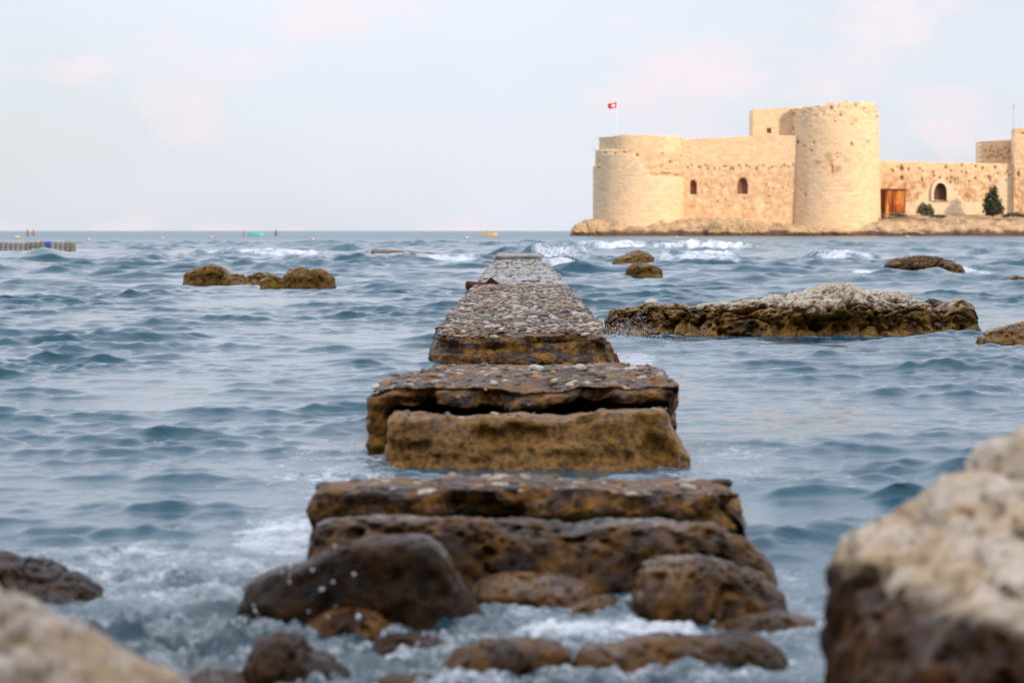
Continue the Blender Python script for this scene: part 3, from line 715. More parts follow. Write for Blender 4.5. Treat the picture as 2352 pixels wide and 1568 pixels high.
# ------------------------------------------------------------------ hillside added out of view behind the camera: shades the near water from the low sun
def build_shade_hill():
    nu, nv = 90, 60; x = np.linspace(-260, 420, nu); y = np.linspace(-7, -190, nv)
    X, Y = np.meshgrid(x, y, indexing='ij'); t = -7 - Y
    Z = -.35 + .05 * t + 85 * smooth(8, 95, t) + (4 * fbm2(X * .02, Y * .02, 4) + .25 * fbm2(X * .3, Y * .3, 3)) * smooth(4, 40, t)
    n = NT('dry scrub hillside'); f = n.noise(.6, 6, .6)
    m = n.fin(n.ramp(f, [(.35, (.05, .06, .025)), (.5, (.20, .16, .10)), (.7, (.30, .25, .17))]), .9, n.bump(f, .5, .4))
    o = mesh('shade_hill', np.stack([X.ravel(), Y.ravel(), Z.ravel()], 1), grid_quads(nu, nv)[:, ::-1], m); tag(o, kind='structure')
build_shade_hill()

# ------------------------------------------------------------------ the islet
DS = 576.0                                     # distance of its shore
def shore_y(x): return DS + 1.2 * noise2(x * .13, x * 0 + 3) + .8 * noise2(x * .5, x * 0 + 9)
def build_islet():
    x = np.linspace(P(1306, 540, DS)[0], P(2760, 540, DS)[0], 330); y = np.concatenate([np.linspace(DS - 4, DS + 24, 100), np.linspace(DS + 25, DS + 90, 30)])
    X, Y = np.meshgrid(x, y, indexing='ij'); px = CX + X / Y * FPX
    d = Y - shore_y(X)
    top = np.interp(px, [1306, 1325, 1345, 1400, 1500, 1600, 1700, 1800, 1900, 1990, 2040, 2150, 2352, 2800], [.0, 2.0, 3.2, 3.4, 3.0, 3.6, 3.4, 2.2, 1.5, 2.6, 3.2, 3.3, 3.3, 3.3])
    Z = -1.2 + (top + 1.2) * (.5 * smooth(-1.2, .5, d) + .5 * smooth(.5, 7, d)) + 1.7 * smooth(6, 18, d) * smooth(1980, 2080, px)
    rough = fbm(np.stack([X.ravel() * .28, Y.ravel() * .28, Z.ravel() * .6], 1), 5, .55, True).reshape(X.shape)
    Z += (rough * 1.3 - .25) * smooth(-2, 1, d) * (1 - .7 * smooth(5, 12, d) * smooth(1980, 2080, px))
    Z = np.where(px < 1312, np.minimum(Z, -.2), Z)
    n = NT('islet rock'); a = n.noise(.35, 6, .6); b = n.noise(1.6, 5, .6)
    zz = n.math('ADD', n.z(), n.math('MULTIPLY', n.math('SUBTRACT', a, .5), 3.0))
    c = n.mix(n.mapr(zz, .8, 1.7), (.10, .052, .035), n.ramp(n.math('MULTIPLY', n.math('ADD', a, b), .5), [(.35, (.22, .14, .08)), (.5, (.44, .30, .17)), (.65, (.60, .43, .24))]))
    m = n.fin(c, .9, n.bump(b, .5, .3))
    tag(mesh('islet', np.stack([X.ravel(), Y.ravel(), Z.ravel()], 1), grid_quads(len(x), len(y)), m), kind='structure')
build_islet()
def mat_stone(name, ka=1.0):
    n = NT(name); uv = n.new('ShaderNodeTexCoord').outputs['UV']
    br = n.new('ShaderNodeTexBrick', {'Vector': uv, 'Color1': (.88, .65, .41), 'Color2': (.69, .47, .27), 'Mortar': (.56, .37, .21), 'Scale': 1.0,
               'Mortar Size': .035, 'Mortar Smooth': .3, 'Bias': .1, 'Brick Width': 1.4, 'Row Height': .62})
    a = n.noise(.16, 5, .6); b = n.noise(.8, 5, .6); c = n.noise(3.0, 4, .6)
    base = n.mix(n.mapr(a, .35, .65, .05, .6), br.outputs['Color'], (.79, .56, .34))
    base = n.mix(n.mapr(b, .56, .7, 0, .35), base, (.66, .41, .21))
    base = n.mix(n.mapr(b, .44, .32, 0, .5), base, (.82, .67, .46))
    base = n.mix(n.math('MULTIPLY', n.attr('ochre'), n.mapr(b, .38, .6)), base, (.40, .19, .065))
    base = n.mix(n.math('MULTIPLY', n.attr('ochre'), n.mapr(c, .55, .68, 0, .8)), base, (.20, .12, .07))
    base = n.mix(n.attr('pale'), base, n.mix(b, (.72, .56, .37), (.80, .66, .47)))
    base = n.mix(n.math('MULTIPLY', n.attr('stain_shade'), .6), base, (.14, .085, .055))  # holes painted dark as if in shade, along with wall stains
    h = n.math('ADD', n.math('MULTIPLY', br.outputs['Fac'], -.5), b)
    return n.fin(base, .9, n.bump(h, .5, .25))
M_STONE = mat_stone('sunlit sandstone')
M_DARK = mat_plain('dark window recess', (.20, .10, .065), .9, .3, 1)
M_SUR = mat_plain('pale dressed stone', (.68, .58, .43), .85, .1, 2)

castle = empty('castle', (P(1700, 540, 588)[0], 588, 0), 'ruined golden sandstone castle with round towers on the islet', 'castle')
holes_all = []
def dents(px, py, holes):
    """depth of little holes and the shade painted in them; px, py arrays of photo coordinates of the wall points"""
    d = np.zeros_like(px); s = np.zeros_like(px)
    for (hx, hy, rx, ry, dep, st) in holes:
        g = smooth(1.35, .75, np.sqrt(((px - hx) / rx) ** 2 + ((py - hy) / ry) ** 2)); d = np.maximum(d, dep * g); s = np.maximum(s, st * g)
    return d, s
def pyof(Z, Y):                      # photo row of a far point
    zc = (Z - CAM_H) / Y; return CY - FPX * np.tan(np.arctan(zc) + PITCH)
def round_tower(name, pxc, rpx, Dc, zb, ztop_f, taper, holes, extra=None, nu=230, nv=150):
    xc = (pxc - CX) / FPX * Dc; r0 = rpx / FPX * Dc
    th = np.linspace(0, 2 * math.pi, nu, endpoint=False)
    # angles measured so that -pi/2 faces the camera
    TH = np.repeat(th[:, None], nv, 1); x0 = xc + r0 * np.cos(th); zt = ztop_f(CX + x0 / (Dc - 5) * FPX, th)
    V = np.linspace(0, 1, nv)[None, :]; Z = zb + (zt[:, None] - zb) * V
    rr = r0 * (1 - taper * (Z - zb) / 30)
    X = xc + rr * np.cos(TH); Y = Dc + rr * np.sin(TH)
    px = CX + X / Y * FPX; py = pyof(Z, Y); front = (np.sin(TH) < .7)
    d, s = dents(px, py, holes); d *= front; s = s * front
    at = {'stain_shade': s, 'ochre': np.zeros_like(s), 'pale': np.zeros_like(s)}
    if extra: d, at = extra(px, py, front, d, at)
    pts = np.stack([X.ravel(), Y.ravel(), Z.ravel()], 1)
    d = d + (.10 * fbm(pts * .5, 4, .6) + .07 * fbm(pts * 2.0, 2)).reshape(d.shape)
    rr = rr - d; X = xc + rr * np.cos(TH); Y = Dc + rr * np.sin(TH)
    # inner rim and floor
    rings = [np.stack([X, Y, Z], -1)]
    for k, (fr, dz) in enumerate(((.86, 0), (.84, -2.5), (.02, -2.6))):
        rings.append(np.stack([xc + (X[:, -1:] - xc) * fr, Dc + (Y[:, -1:] - Dc) * fr, Z[:, -1:] + dz], -1))
    W = np.concatenate(rings, 1); n2 = W.shape[1]
    uv = np.stack([np.repeat((th * r0)[:, None], n2, 1), W[..., 2]], -1).reshape(-1, 2)
    pad = lambda a: np.concatenate([a, np.zeros((nu, 3))], 1).ravel()
    o = mesh(name, W.reshape(-1, 3), grid_quads(nu, n2, True), M_STONE, attrs={k: pad(a) for k, a in at.items()}, uv=uv)
    return under(o, castle)
def wall(name, pxa, pxb, Da, Db, zb, top_rows, holes, niches=(), extra=None, thick=3.0, nu=240, nv=120, rough=.12):
    """straight wall; niches: (px, py_top, py_bottom, half width px, depth, arched)"""
    ta = np.linspace(0, 1, nu); a, b = P(pxa, 540, Da), P(pxb, 540, Db)
    Yl = Da + (Db - Da) * ta; Xl = a[0] + (b[0] - a[0]) * ta; pxl = CX + Xl / Yl * FPX
    zt = np.array([P(CX, np.interp(p, *zip(*top_rows)), y)[2] for p, y in zip(pxl, Yl)])
    V = np.linspace(0, 1, nv)[None, :]; Z = zb + (zt[:, None] - zb) * V; X = np.repeat(Xl[:, None], nv, 1); Y = np.repeat(Yl[:, None], nv, 1)
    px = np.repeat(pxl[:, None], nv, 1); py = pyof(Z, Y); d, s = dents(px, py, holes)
    at = {'stain_shade': s, 'ochre': np.zeros_like(s), 'pale': np.zeros_like(s)}
    if extra: d, at = extra(px, py, True, d, at)
    for (nx, t0, b0, hw, dep, arched) in niches:
        half = np.full_like(px, hw)
        if arched: half = hw * np.where(py < t0 + hw * 1.4, np.sqrt(np.clip(1 - ((t0 + hw * 1.4 - py) / (hw * 1.4)) ** 1.6, 0, 1)), 1)
        ins = ((np.abs(px - nx) < half) & (py > t0) & (py < b0)).astype(float); d = np.maximum(d, dep * ins)
    pts = np.stack([X.ravel(), Y.ravel(), Z.ravel()], 1)
    d = d + (rough * fbm(pts * .5, 4, .6) + .6 * rough * fbm(pts * 2.0, 2)).reshape(d.shape)
    nx_, ny_ = -(Db - Da), (b[0] - a[0]); L = math.hypot(nx_, ny_); nx_, ny_ = nx_ / L, ny_ / L
    Xf, Yf = X + nx_ * d, Y + ny_ * d
    top = np.stack([X[:, -1:] + nx_ * thick, Y[:, -1:] + ny_ * thick, Z[:, -1:]], -1); bot = np.stack([X[:, :1] + nx_ * thick, Y[:, :1] + ny_ * thick, Z[:, :1]], -1)
    W = np.concatenate([np.stack([Xf, Yf, Z], -1), top, bot], 1); n2 = W.shape[1]
    q = grid_quads(nu, n2)
    caps = []
    for i in (0, nu - 1):
        o = i * n2
        for j in range(nv - 1): pass
        caps.append((o, o + nv - 1, o + nv, o + nv + 1) if i == 0 else (o + nv + 1, o + nv, o + nv - 1, o))
    q = np.concatenate([q, np.array(caps)])
    pad = lambda a_: np.concatenate([a_, np.zeros((nu, 2))], 1).ravel()
    uv = np.stack([np.repeat((ta * math.hypot(b[0] - a[0], Db - Da))[:, None], n2, 1) + pxa, W[..., 2]], -1).reshape(-1, 2)
    o = mesh(name, W.reshape(-1, 3), q, M_STONE, attrs={k: pad(a_) for k, a_ in at.items()}, uv=uv)
    return under(o, castle)
def arch_poly(px, t0, b0, hw, n=10):
    pts = [(px - hw, b0), (px + hw, b0)]
    for k in range(n + 1):
        a = math.pi * k / n; pts.append((px + hw * math.cos(a), t0 + hw * 1.3 - hw * 1.3 * math.sin(a) ** .9))
    return pts
def panel(name, poly, D, thick, mat, hole=None):
    bm = bmesh.new(); f = [bm.verts.new(P(x, y, D)) for x, y in poly]; k = [bm.verts.new(P(x, y, D) + [0, thick, 0]) for x, y in poly]
    n = len(f)
    if hole:
        g = [bm.verts.new(P(x, y, D)) for x, y in hole]; h = [bm.verts.new(P(x, y, D) + [0, thick, 0]) for x, y in hole]
        for i in range(n):
            j = (i + 1) % n
            for quad in ((f[i], f[j], g[j], g[i]), (g[i], g[j], h[j], h[i]), (f[j], f[i], k[i], k[j])): bm.faces.new(quad)
    else:
        bm.faces.new(f); bm.faces.new(k[::-1])
        for i in range(n): bm.faces.new((f[i], k[i], k[(i + 1) % n], f[(i + 1) % n]))
    bmesh.ops.recalc_face_normals(bm, faces=bm.faces)
    return under(from_bm(name, bm, mat), castle)
rh = random.Random(3)
# curtain wall between the two round towers
hl = [(1580 + i * 9.5 + rh.uniform(-4, 4), 383 + rh.uniform(-4, 6), rh.uniform(1.2, 3.0), rh.uniform(1.2, 3.2), .5, rh.uniform(.2, .6)) for i in range(26)]
hl += [(rh.uniform(1585, 1800), rh.uniform(395, 480), 1.6, 1.4, .5, rh.uniform(.1, .4)) for i in range(22)]
def ex_w1(px, py, front, d, at):
    band = smooth(5, 0, np.abs(py - 383 - 2 * noise2(px * .1, px * 0))) * (.5 + .5 * noise2(px * .2, py * .3)); d = d + .15 * band + .35 * smooth(386, 392, py) * 0
    at['stain_shade'] = np.maximum(at['stain_shade'], .25 * band); at['ochre'] = .35 * smooth(380, 400, py); return d, at
wall('wall', 1560, 1830, 587, 585, 0.5, [(1500, 321), (1575, 320), (1640, 317), (1745, 311), (1900, 311)], hl,
     [(1591.5, 413, 447, 8, 1.6, True), (1704.5, 408, 446, 12, 1.6, True)], ex_w1)
panel('window', arch_poly(1591.5, 413, 447, 8.6), 588.2, .3, M_DARK); panel('window', arch_poly(1704.5, 408, 446, 12.6), 587.4, .3, M_DARK)
# square turret behind
wall('turret', 1728, 1850, 589.5, 589.5, 20, [(1700, 251), (1728, 251), (1850, 246)], [], [(1765, 294, 306, 5, 1.2, False)], None, 9.0, 120, 80)
panel('window', [(1759, 307), (1771, 307), (1771, 293), (1759, 293)], 590.4, .3, M_DARK)
# left round tower with broken facing
def t1_top(px, th): return np.array([P(CX, np.interp(p, [1360, 1372, 1387, 1388, 1430, 1480, 1575], [313, 313, 313, 314, 310, 311, 314]), 583)[2] for p in px]) + .15 * noise2(px * .2, px * 0)
def ex_t1(px, py, front, d, at):
    yb = np.interp(px, [1350, 1372, 1380, 1455, 1470, 1490, 1500, 1575], [383, 380, 352, 354, 374, 402, 404, 405]) + 1.5 * noise2(px * .3, py * 0)
    core = smooth(1.0, -1.0, py - yb) * front
    d = d + core * .5 + smooth(1.2, -1.2, py - 345) * smooth(1440, 1380, px) * front * .9
    edge = smooth(6, 0, np.abs(py - yb + 2)) * front * (.35 + .65 * smooth(-.1, .4, noise2(px * .25, py * .25)))
    dark = edge * np.where(px > 1490, 1.0, .55)
    at['stain_shade'] = np.maximum(at['stain_shade'], dark * .8); at['ochre'] = core * smooth(1440, 1490, px) * .3 * smooth(345, 360, py)
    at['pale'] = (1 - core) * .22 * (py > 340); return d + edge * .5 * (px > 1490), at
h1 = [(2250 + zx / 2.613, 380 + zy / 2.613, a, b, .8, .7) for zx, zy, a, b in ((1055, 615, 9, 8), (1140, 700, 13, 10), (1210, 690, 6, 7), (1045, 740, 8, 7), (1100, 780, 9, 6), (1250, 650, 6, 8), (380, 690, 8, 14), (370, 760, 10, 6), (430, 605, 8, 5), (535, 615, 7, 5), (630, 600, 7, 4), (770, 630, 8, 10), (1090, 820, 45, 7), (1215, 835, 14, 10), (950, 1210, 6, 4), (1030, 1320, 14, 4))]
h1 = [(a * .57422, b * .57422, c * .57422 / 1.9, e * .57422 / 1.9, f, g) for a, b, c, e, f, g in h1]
round_tower('tower', 1468, 107, 591, 0.5, t1_top, .02, h1, ex_t1)
# big round tower
def t2_top(px, th):
    base = np.interp(px, [1800, 1824, 1870, 1878, 1890, 1905, 1912, 1925, 1932, 1945, 1952, 1975, 1990, 2000, 2012, 2030], [250, 247, 245, 245, 238, 238, 241, 240, 234, 234, 242, 235, 237, 234, 238, 262])
    return np.array([P(CX, b_, 583)[2] for b_ in base]) + .5 * noise2(px * .12, px * 0) + .3 * noise2(px * .5, px * 0)
h2 = [((2950 + zx / 2.613) * .57422, (380 + zy / 2.613) * .57422, a, b, .5, c) for zx, zy, a, b, c in ((1065, 210, 3.2, 3.6, .9), (965, 135, 4, 4, .8), (1225, 110, 4, 4, .5), (1310, 150, 2.6, 3.6, .8), (1450, 235, 2.5, 4, .8), (1185, 515, 3, 4.5, .9), (1355, 490, 2.6, 3, .8), (1005, 275, 2, 2.4, .5), (1180, 310, 2, 4, .5), (1225, 270, 3, 2, .5), (715, 135, 2.6, 4, .7), (570, 355, 3, 5, .7), (620, 495, 2.6, 4, .6), (590, 655, 3, 4, .6), (690, 540, 2, 2.5, .4), (760, 585, 2, 3, .5), (555, 840, 3, 5, .6), (790, 505, 1.6, 4, .4), (700, 1050, 2, 5, .3), (980, 780, .9, 11, .4), (575, 210, 3, 6, .5), (580, 440, 2.5, 6, .4))]
def ex_t2(px, py, front, d, at):
    at['ochre'] = .7 * (noise2(np.floor(px / 7) * .37, np.floor(py / 5) * .61) > -.12) * smooth(52, 38, np.abs(px - 1914) + 1.3 * np.abs(py - 372)) * front
    at['pale'] = .30 * smooth(0, .5, noise2(px * .04 + 7, py * .05)) * front
    d = d + .25 * smooth(.1, .5, noise2(px * .12, py * .16 + 4)) * smooth(285, 255, py); return d, at
round_tower('tower', 1916, 106, 589.5, -.3, t2_top, .07, h2, ex_t2, 260, 190)
# long low wall on the right with the arched doorway
hw2 = [(rh.uniform(2030, 2330), rh.uniform(380, 420), rh.uniform(1.5, 3.5), rh.uniform(1.5, 5), .5, rh.uniform(.25, .7)) for i in range(34)] + [((2950 + 1705 / 2.613) * .574, (380 + 770 / 2.613) * .574, 5, 5, .8, .8), ((2950 + 1710 / 2.613) * .574, (380 + 870 / 2.613) * .574, 3.5, 5, .8, .85)]
def ex_w2(px, py, front, d, at):
    pale = smooth(462, 466, py + 2 * noise2(px * .1, px * 0)) * .8
    step = 448 + np.round(noise2(px * .12, px * 0) * 2) * 6
    pale = np.maximum(pale, smooth(0, 4, py - (425 + np.maximum(0, np.floor((np.abs(px - 2158) - 22) / 9)) * 11)) * smooth(60, 50, np.abs(px - 2158)) * .9)
    pale = np.maximum(pale, smooth(2252, 2258, px) * smooth(0, 4, py - (470 - np.floor((px - 2252) / 8) * 13)) * .55)
    at['pale'] = pale * (1 - .6 * smooth(480, 500, py) * (noise2(px * .15, py * .1) > 0)); at['ochre'] = smooth(370, 440, py) * 1.0 * (1 - pale) * (.75 + .4 * noise2(px * .05, py * .05)) + .5 * smooth(480, 500, py)
    top = smooth(6, 0, np.abs(py - 373)) * .5; at['pale'] = np.maximum(at['pale'], top); return d - .35 * pale, at
wall('wall', 1985, 2480, 594, 594, 2.5, [(1900, 369), (2018, 369), (2130, 372), (2300, 376), (2600, 377)], hw2, [(2160, 420, 460, 15.5, 1.4, True)], ex_w2, 4.0, 380, 100, .2)
panel('window', arch_poly(2160, 420, 460, 16), 595.3, .3, mat_plain('dark wooden shutter', (.10, .045, .025), .8, .3, 2))
o_ = arch_poly(2160, 413, 461, 20.5); i_ = arch_poly(2160, 420, 461, 15.2); panel('window_surround', o_, 593.3, .9, M_SUR, i_)
# keep behind the wall and the right hand tower
wall('turret', 2254, 2345, 602, 602, 12, [(2200, 326), (2254, 325), (2345, 320)], [(rh.uniform(2260, 2325), rh.uniform(338, 366), 2.5, 2.5, .4, .3) for _ in range(30)], [], None, 8.0, 110, 60, .15)
def ex_k(px, py, front, d, at): at['ochre'] = smooth(380, 430, py) * (.6 + .6 * noise2(px * .1, py * .03)); at['stain_shade'] = np.maximum(at['stain_shade'], .12); return d, at
wall('tower', 2328, 2480, 592.4, 590.5, 2.5, [(2300, 294), (2328, 294), (2352, 292), (2500, 290)], [(2345, 306, 2, 3, .6, .7), (2336, 400, 3, 6, .5, .6)], [], ex_k, 9.0, 130, 160, .25)

# ------------------------------------------------------------------ things on the castle and the islet
M_RED = NT('red flag cloth'); M_RED = M_RED.fin((.72, .02, .03), .7)
M_WHITEP = mat_plain('white paint', (.8, .8, .8), .5, .05)
M_GREY = mat_plain('grey metal', (.35, .36, .37), .4, .1)
def rod(name, a, b, r, mat, parent=None, seg=8, r2=None):
    a, b = Vector(a), Vector(b); bm = bmesh.new()
    bmesh.ops.create_cone(bm, cap_ends=True, segments=seg, radius1=r, radius2=r if r2 is None else r2, depth=(b - a).length)
    bmesh.ops.transform(bm, matrix=Matrix.Translation((a + b) / 2) @ (b - a).to_track_quat('Z', 'Y').to_matrix().to_4x4(), verts=bm.verts)
    o = from_bm(name, bm, mat, smooth_=True)
    return under(o, parent) if parent else o
def build_flag():
    D = 588.0; foot, top = P(1416.5, 316, D), P(1416.5, 233, D)
    e = empty('flagpole', foot, 'thin pale pole flying a red flag above the left round tower', 'flagpole')
    rod('pole', foot - [0, 0, 1.5], top, .07, M_WHITEP, e, r2=.04)
    # waving cloth: hoist at the pole, fly to the left and down
    nu, nv = 24, 14; u = np.linspace(0, 1, nu); t = np.linspace(0, 1, nv)
    tl, bl, tr, br_ = P(1416, 234.5, D), P(1416, 248, D), P(1396.5, 239.5, D), P(1397, 251, D)
    def cloth(a, b):       # a along the fly, b down the hoist
        p = (tl * (1 - b) + bl * b) * (1 - a) + (tr * (1 - b) + br_ * b) * a
        return p + np.array([0, .32 * math.sin(a * 7 + b) * a, .10 * math.sin(a * 9) * a])
    f = np.array([cloth(a, b) for a in u for b in t]); bk = f + [0, .03, 0]
    q = grid_quads(nu, nv); flag = mesh('flag', np.concatenate([f, bk]), np.concatenate([q, q[:, ::-1] + len(f)]), M_RED); under(flag, e)
    def emblem(name, pts):
        bm = bmesh.new()
        for off, rev in ((-.03, False), (.06, True)):
            vs = [bm.verts.new(cloth(a, b) + [0, off, 0]) for a, b in pts]; bm.faces.new(vs[::-1] if rev else vs)
        bmesh.ops.triangulate(bm, faces=bm.faces)
        o = from_bm(name, bm, M_WHITEP); under(o, flag); o.matrix_parent_inverse = Matrix.Translation(e.location).inverted() if False else o.matrix_parent_inverse
        return o
    A = 1.5; cres = []
    for k in range(25): th = R(40) + R(280) * k / 24; cres.append((.36 + .25 / A * math.cos(th), .5 + .25 * math.sin(th)))
    for k in range(25): th = R(48) + R(264) * (24 - k) / 24; cres.append((.40 + .20 / A * math.cos(th), .5 + .20 * math.sin(th)))
    star = []
    for k in range(10): th = math.pi + k * math.pi / 5; r_ = .125 if k % 2 == 0 else .05; star.append((.60 + r_ / A * math.cos(th), .5 + r_ * math.sin(th)))
    for nm, pts in (('crescent', cres), ('star', star)):
        o = emblem(nm, pts); o.parent = flag; o.matrix_parent_inverse = flag.matrix_parent_inverse.copy() if False else Matrix.Identity(4)
        # the flag mesh is written in world space with its own parent inverse, so its world matrix is identity
build_flag()
a = P(2328, 300, 591.6); e = empty('mast', a, 'tall thin grey mast on the tower at the right edge', 'mast')
rod('pole', a - [0, 0, 1.2], P(2328, 241, 591.6), .06, M_GREY, e, r2=.03); rod('tip', P(2328, 249, 591.6), P(2328, 239, 591.6), .12, M_GREY, e)
for (px, py, pe, ye, D, lb) in ((1389, 315, 1373, 316.5, 584, 'thin rod jutting left from the top of the left round tower'), (1372, 346, 1359, 343.5, 587, 'thin rod jutting left below the rim of the left round tower'), (2009, 243, 2023, 247, 588, 'thin rod jutting right from the top of the big round tower')):
    o = rod('rod', P(px + (4 if pe < px else -4), py, D), P(pe, ye, D), .06, M_GREY); tag(o, lb, 'rod')
# rusty shed
def build_shed():
    D = 590.5; e = empty('shed', P(2050, 484, D), 'rust orange sheet metal shed beside the big round tower', 'shed')
    n = NT('rusted corrugated iron'); z1 = n.noise(.9, 5, .6, n.map(n.pos, (1, 1, .25))); z2 = n.noise(.7, 4)
    m = n.fin(n.ramp(z1, [(.35, (.20, .035, .008)), (.5, (.48, .13, .02)), (.62, (.72, .36, .10)), (.8, (.80, .52, .22))]), .7)
    m2 = mat_plain('dark rust', (.17, .035, .012), .8, .4, 1)
    def corr(name, pxa, pxb, Da, Db, mat):
        nu = 60; u = np.linspace(0, 1, nu); V = []
        for k in range(nu):
            D_ = Da + (Db - Da) * u[k]; p = P(pxa + (pxb - pxa) * u[k], 437.5, D_); b_ = P(pxa + (pxb - pxa) * u[k], 484, D_)
            wv = .12 * math.sin(u[k] * 55); V += [(p[0], p[1] + wv, b_[2] - .6), (p[0], p[1] + wv, p[2]), (p[0], p[1] + wv + .1, p[2]), (p[0], p[1] + wv + .1, b_[2] - .6)]
        return under(mesh(name, V, grid_quads(nu, 4), mat, smooth_=False), e)
    corr('side_panel', 2017, 2034, 589.0, 590.0, m2); corr('front_panel', 2034, 2080, 590.0, 589.2, m)
    bm = bmesh.new(); pts = [P(2014, 437, 588.6), P(2034, 436.5, 589.6), P(2082, 437.5, 588.8), P(2082, 435, 594), P(2014, 435, 594)]
    lo = [bm.verts.new(p) for p in pts]; hi = [bm.verts.new(p + [0, 0, .18]) for p in pts]; bm.faces.new(lo[::-1]); bm.faces.new(hi)
    for k in range(5): bm.faces.new((lo[k], lo[(k + 1) % 5], hi[(k + 1) % 5], hi[k]))
    under(from_bm('roof', bm, m2), e)
build_shed()
# trees and shrubs
def mat_leaf(name, c1, c2):
    n = NT(name); f = n.noise(2.5, 3); m = n.fin(n.mix(f, c1, c2), .6); return m
M_LEAF = mat_leaf('dark green foliage', (.022, .030, .015), (.085, .095, .045)); M_LEAF2 = mat_leaf('dusty green foliage', (.06, .062, .035), (.16, .15, .085)); M_BARK = mat_plain('bark', (.09, .06, .04), .9, .3, 6)
def foliage(name, lobes, n, size, mat, parent, seed):
    r3 = np.random.default_rng(seed); V = []
    wts = np.array([l[3] * l[4] * l[5] for l in lobes]); wts /= wts.sum()
    which = r3.choice(len(lobes), n, p=wts)
    for k in which:
        x, y, z, rx, ry, rz = lobes[k]; d = r3.normal(size=3); d /= np.linalg.norm(d); d = d * r3.uniform(.3, 1.25)
        c = np.array((x + d[0] * rx, y + d[1] * ry, z + d[2] * rz)); a = r3.normal(size=3); a /= np.linalg.norm(a); b_ = np.cross(a, r3.normal(size=3)); b_ /= np.linalg.norm(b_)
        s = size * r3.uniform(.6, 1.4); V += [c - a * s, c + b_ * s * .5, c + a * s, c - b_ * s * .5]
    return under(mesh(name, np.array(V), np.arange(4 * n).reshape(-1, 4), mat, smooth_=False), parent)
def tree(name, px, foot, D, lobes_px, n, size, mat, label, cat, seed):
    f = P(px, foot, D); e = empty(name, f, label, cat); s = D / FPX
    top = min(l[1] for l in lobes_px); h = (foot - top) * s
    nu = 10; t = np.linspace(0, 1, 12); th = np.linspace(0, 2 * math.pi, nu, endpoint=False)
    V = [(f[0] + .12 * h * .15 * math.sin(a * 5) + .045 * h * .6 * (1 - .85 * a) * math.cos(b), f[1] + .045 * h * .6 * (1 - .85 * a) * math.sin(b), f[2] - .4 + a * h * .8) for b in th for a in t]
    under(mesh('trunk', V, grid_quads(nu, 12, True), M_BARK), e)
    lobes = []
    for (lx, ly, rx, ry) in lobes_px: p = P(lx, ly, D); lobes.append((p[0], p[1] + rng.normal() * rx * s * .3, p[2], rx * s, rx * s * .9, ry * s))
    foliage('crown', lobes, n, size, mat, e, seed); return e
tree('cypress_tree', 2281, 496, 585, [(2282, 442, 10, 14), (2276, 458, 12, 14), (2285, 465, 14, 16), (2274, 472, 14, 14), (2290, 478, 14, 14), (2281, 484, 18, 10), (2266, 462, 6, 9), (2286, 434, 4, 7)], 2200, .42, M_LEAF, 'dark green conical tree before the wall at the right edge', 'tree', 1)
tree('shrub', 2125, 495, 584, [(2118, 474, 9, 8), (2130, 480, 12, 9), (2114, 484, 9, 8), (2138, 486, 8, 7), (2124, 488, 14, 6)], 700, .36, M_LEAF2, 'round dusty green shrub below the arched window', 'shrub', 2)
tree('low_shrub', 2060, 497, 582, [(2050, 493, 12, 3.5), (2070, 494, 14, 3.5), (2062, 492, 8, 3)], 500, .22, M_LEAF2, 'flat green shrub on the bank under the rusty shed', 'shrub', 3)
tree('low_shrub', 2150, 500, 583, [(2142, 496, 10, 4), (2160, 497, 12, 4)], 400, .22, M_LEAF2, 'flat dull green scrub right of the round shrub', 'shrub', 4)
tree('low_shrub', 2325, 500, 584, [(2310, 495, 10, 4), (2330, 493, 14, 5), (2350, 496, 12, 4)], 600, .22, M_LEAF, 'flat dark green scrub right of the conical tree', 'shrub', 5)
# boulders along the islet shore
M_IB = mat_rock('islet boulder', (.62, .44, .25), (.46, .31, .17), (.20, .11, .06), (.12, .07, .04), (.06, .035, .025), .9, .5, .15, .7)
for k, (prof, D, dep, lb) in enumerate((
   ([(1310, 545), (1312, 530), (1320, 518), (1332, 511), (1346, 514), (1352, 545)], 574.5, 4, 'rounded golden boulder at the far left tip of the islet'),
   ([(1336, 545), (1340, 520), (1350, 507), (1368, 506), (1380, 518), (1388, 545)], 575.5, 4, 'golden boulder second from the left tip of the islet'),
   ([(1625, 545), (1628, 515), (1640, 506), (1690, 505), (1740, 507), (1752, 520), (1758, 545)], 575, 3, 'long pale yellow rock at the foot of the curtain wall'),
   ([(1790, 545), (1815, 530), (1870, 523), (1930, 525), (1965, 535), (1975, 545)], 574.5, 3, 'brown rock shelf at the foot of the big round tower'),
   ([(2030, 545), (2050, 535), (2090, 530), (2125, 533), (2135, 545)], 574, 3, 'dark flat rock on the shore right of the big tower'))):
    v, q = profile_rock('boulder', prof, D, dep, None, .35, .35, .5, 110, 50, zb=-.8, seed=60 + k)
    tag(mesh('boulder', v, q, M_IB), lb, 'rock')

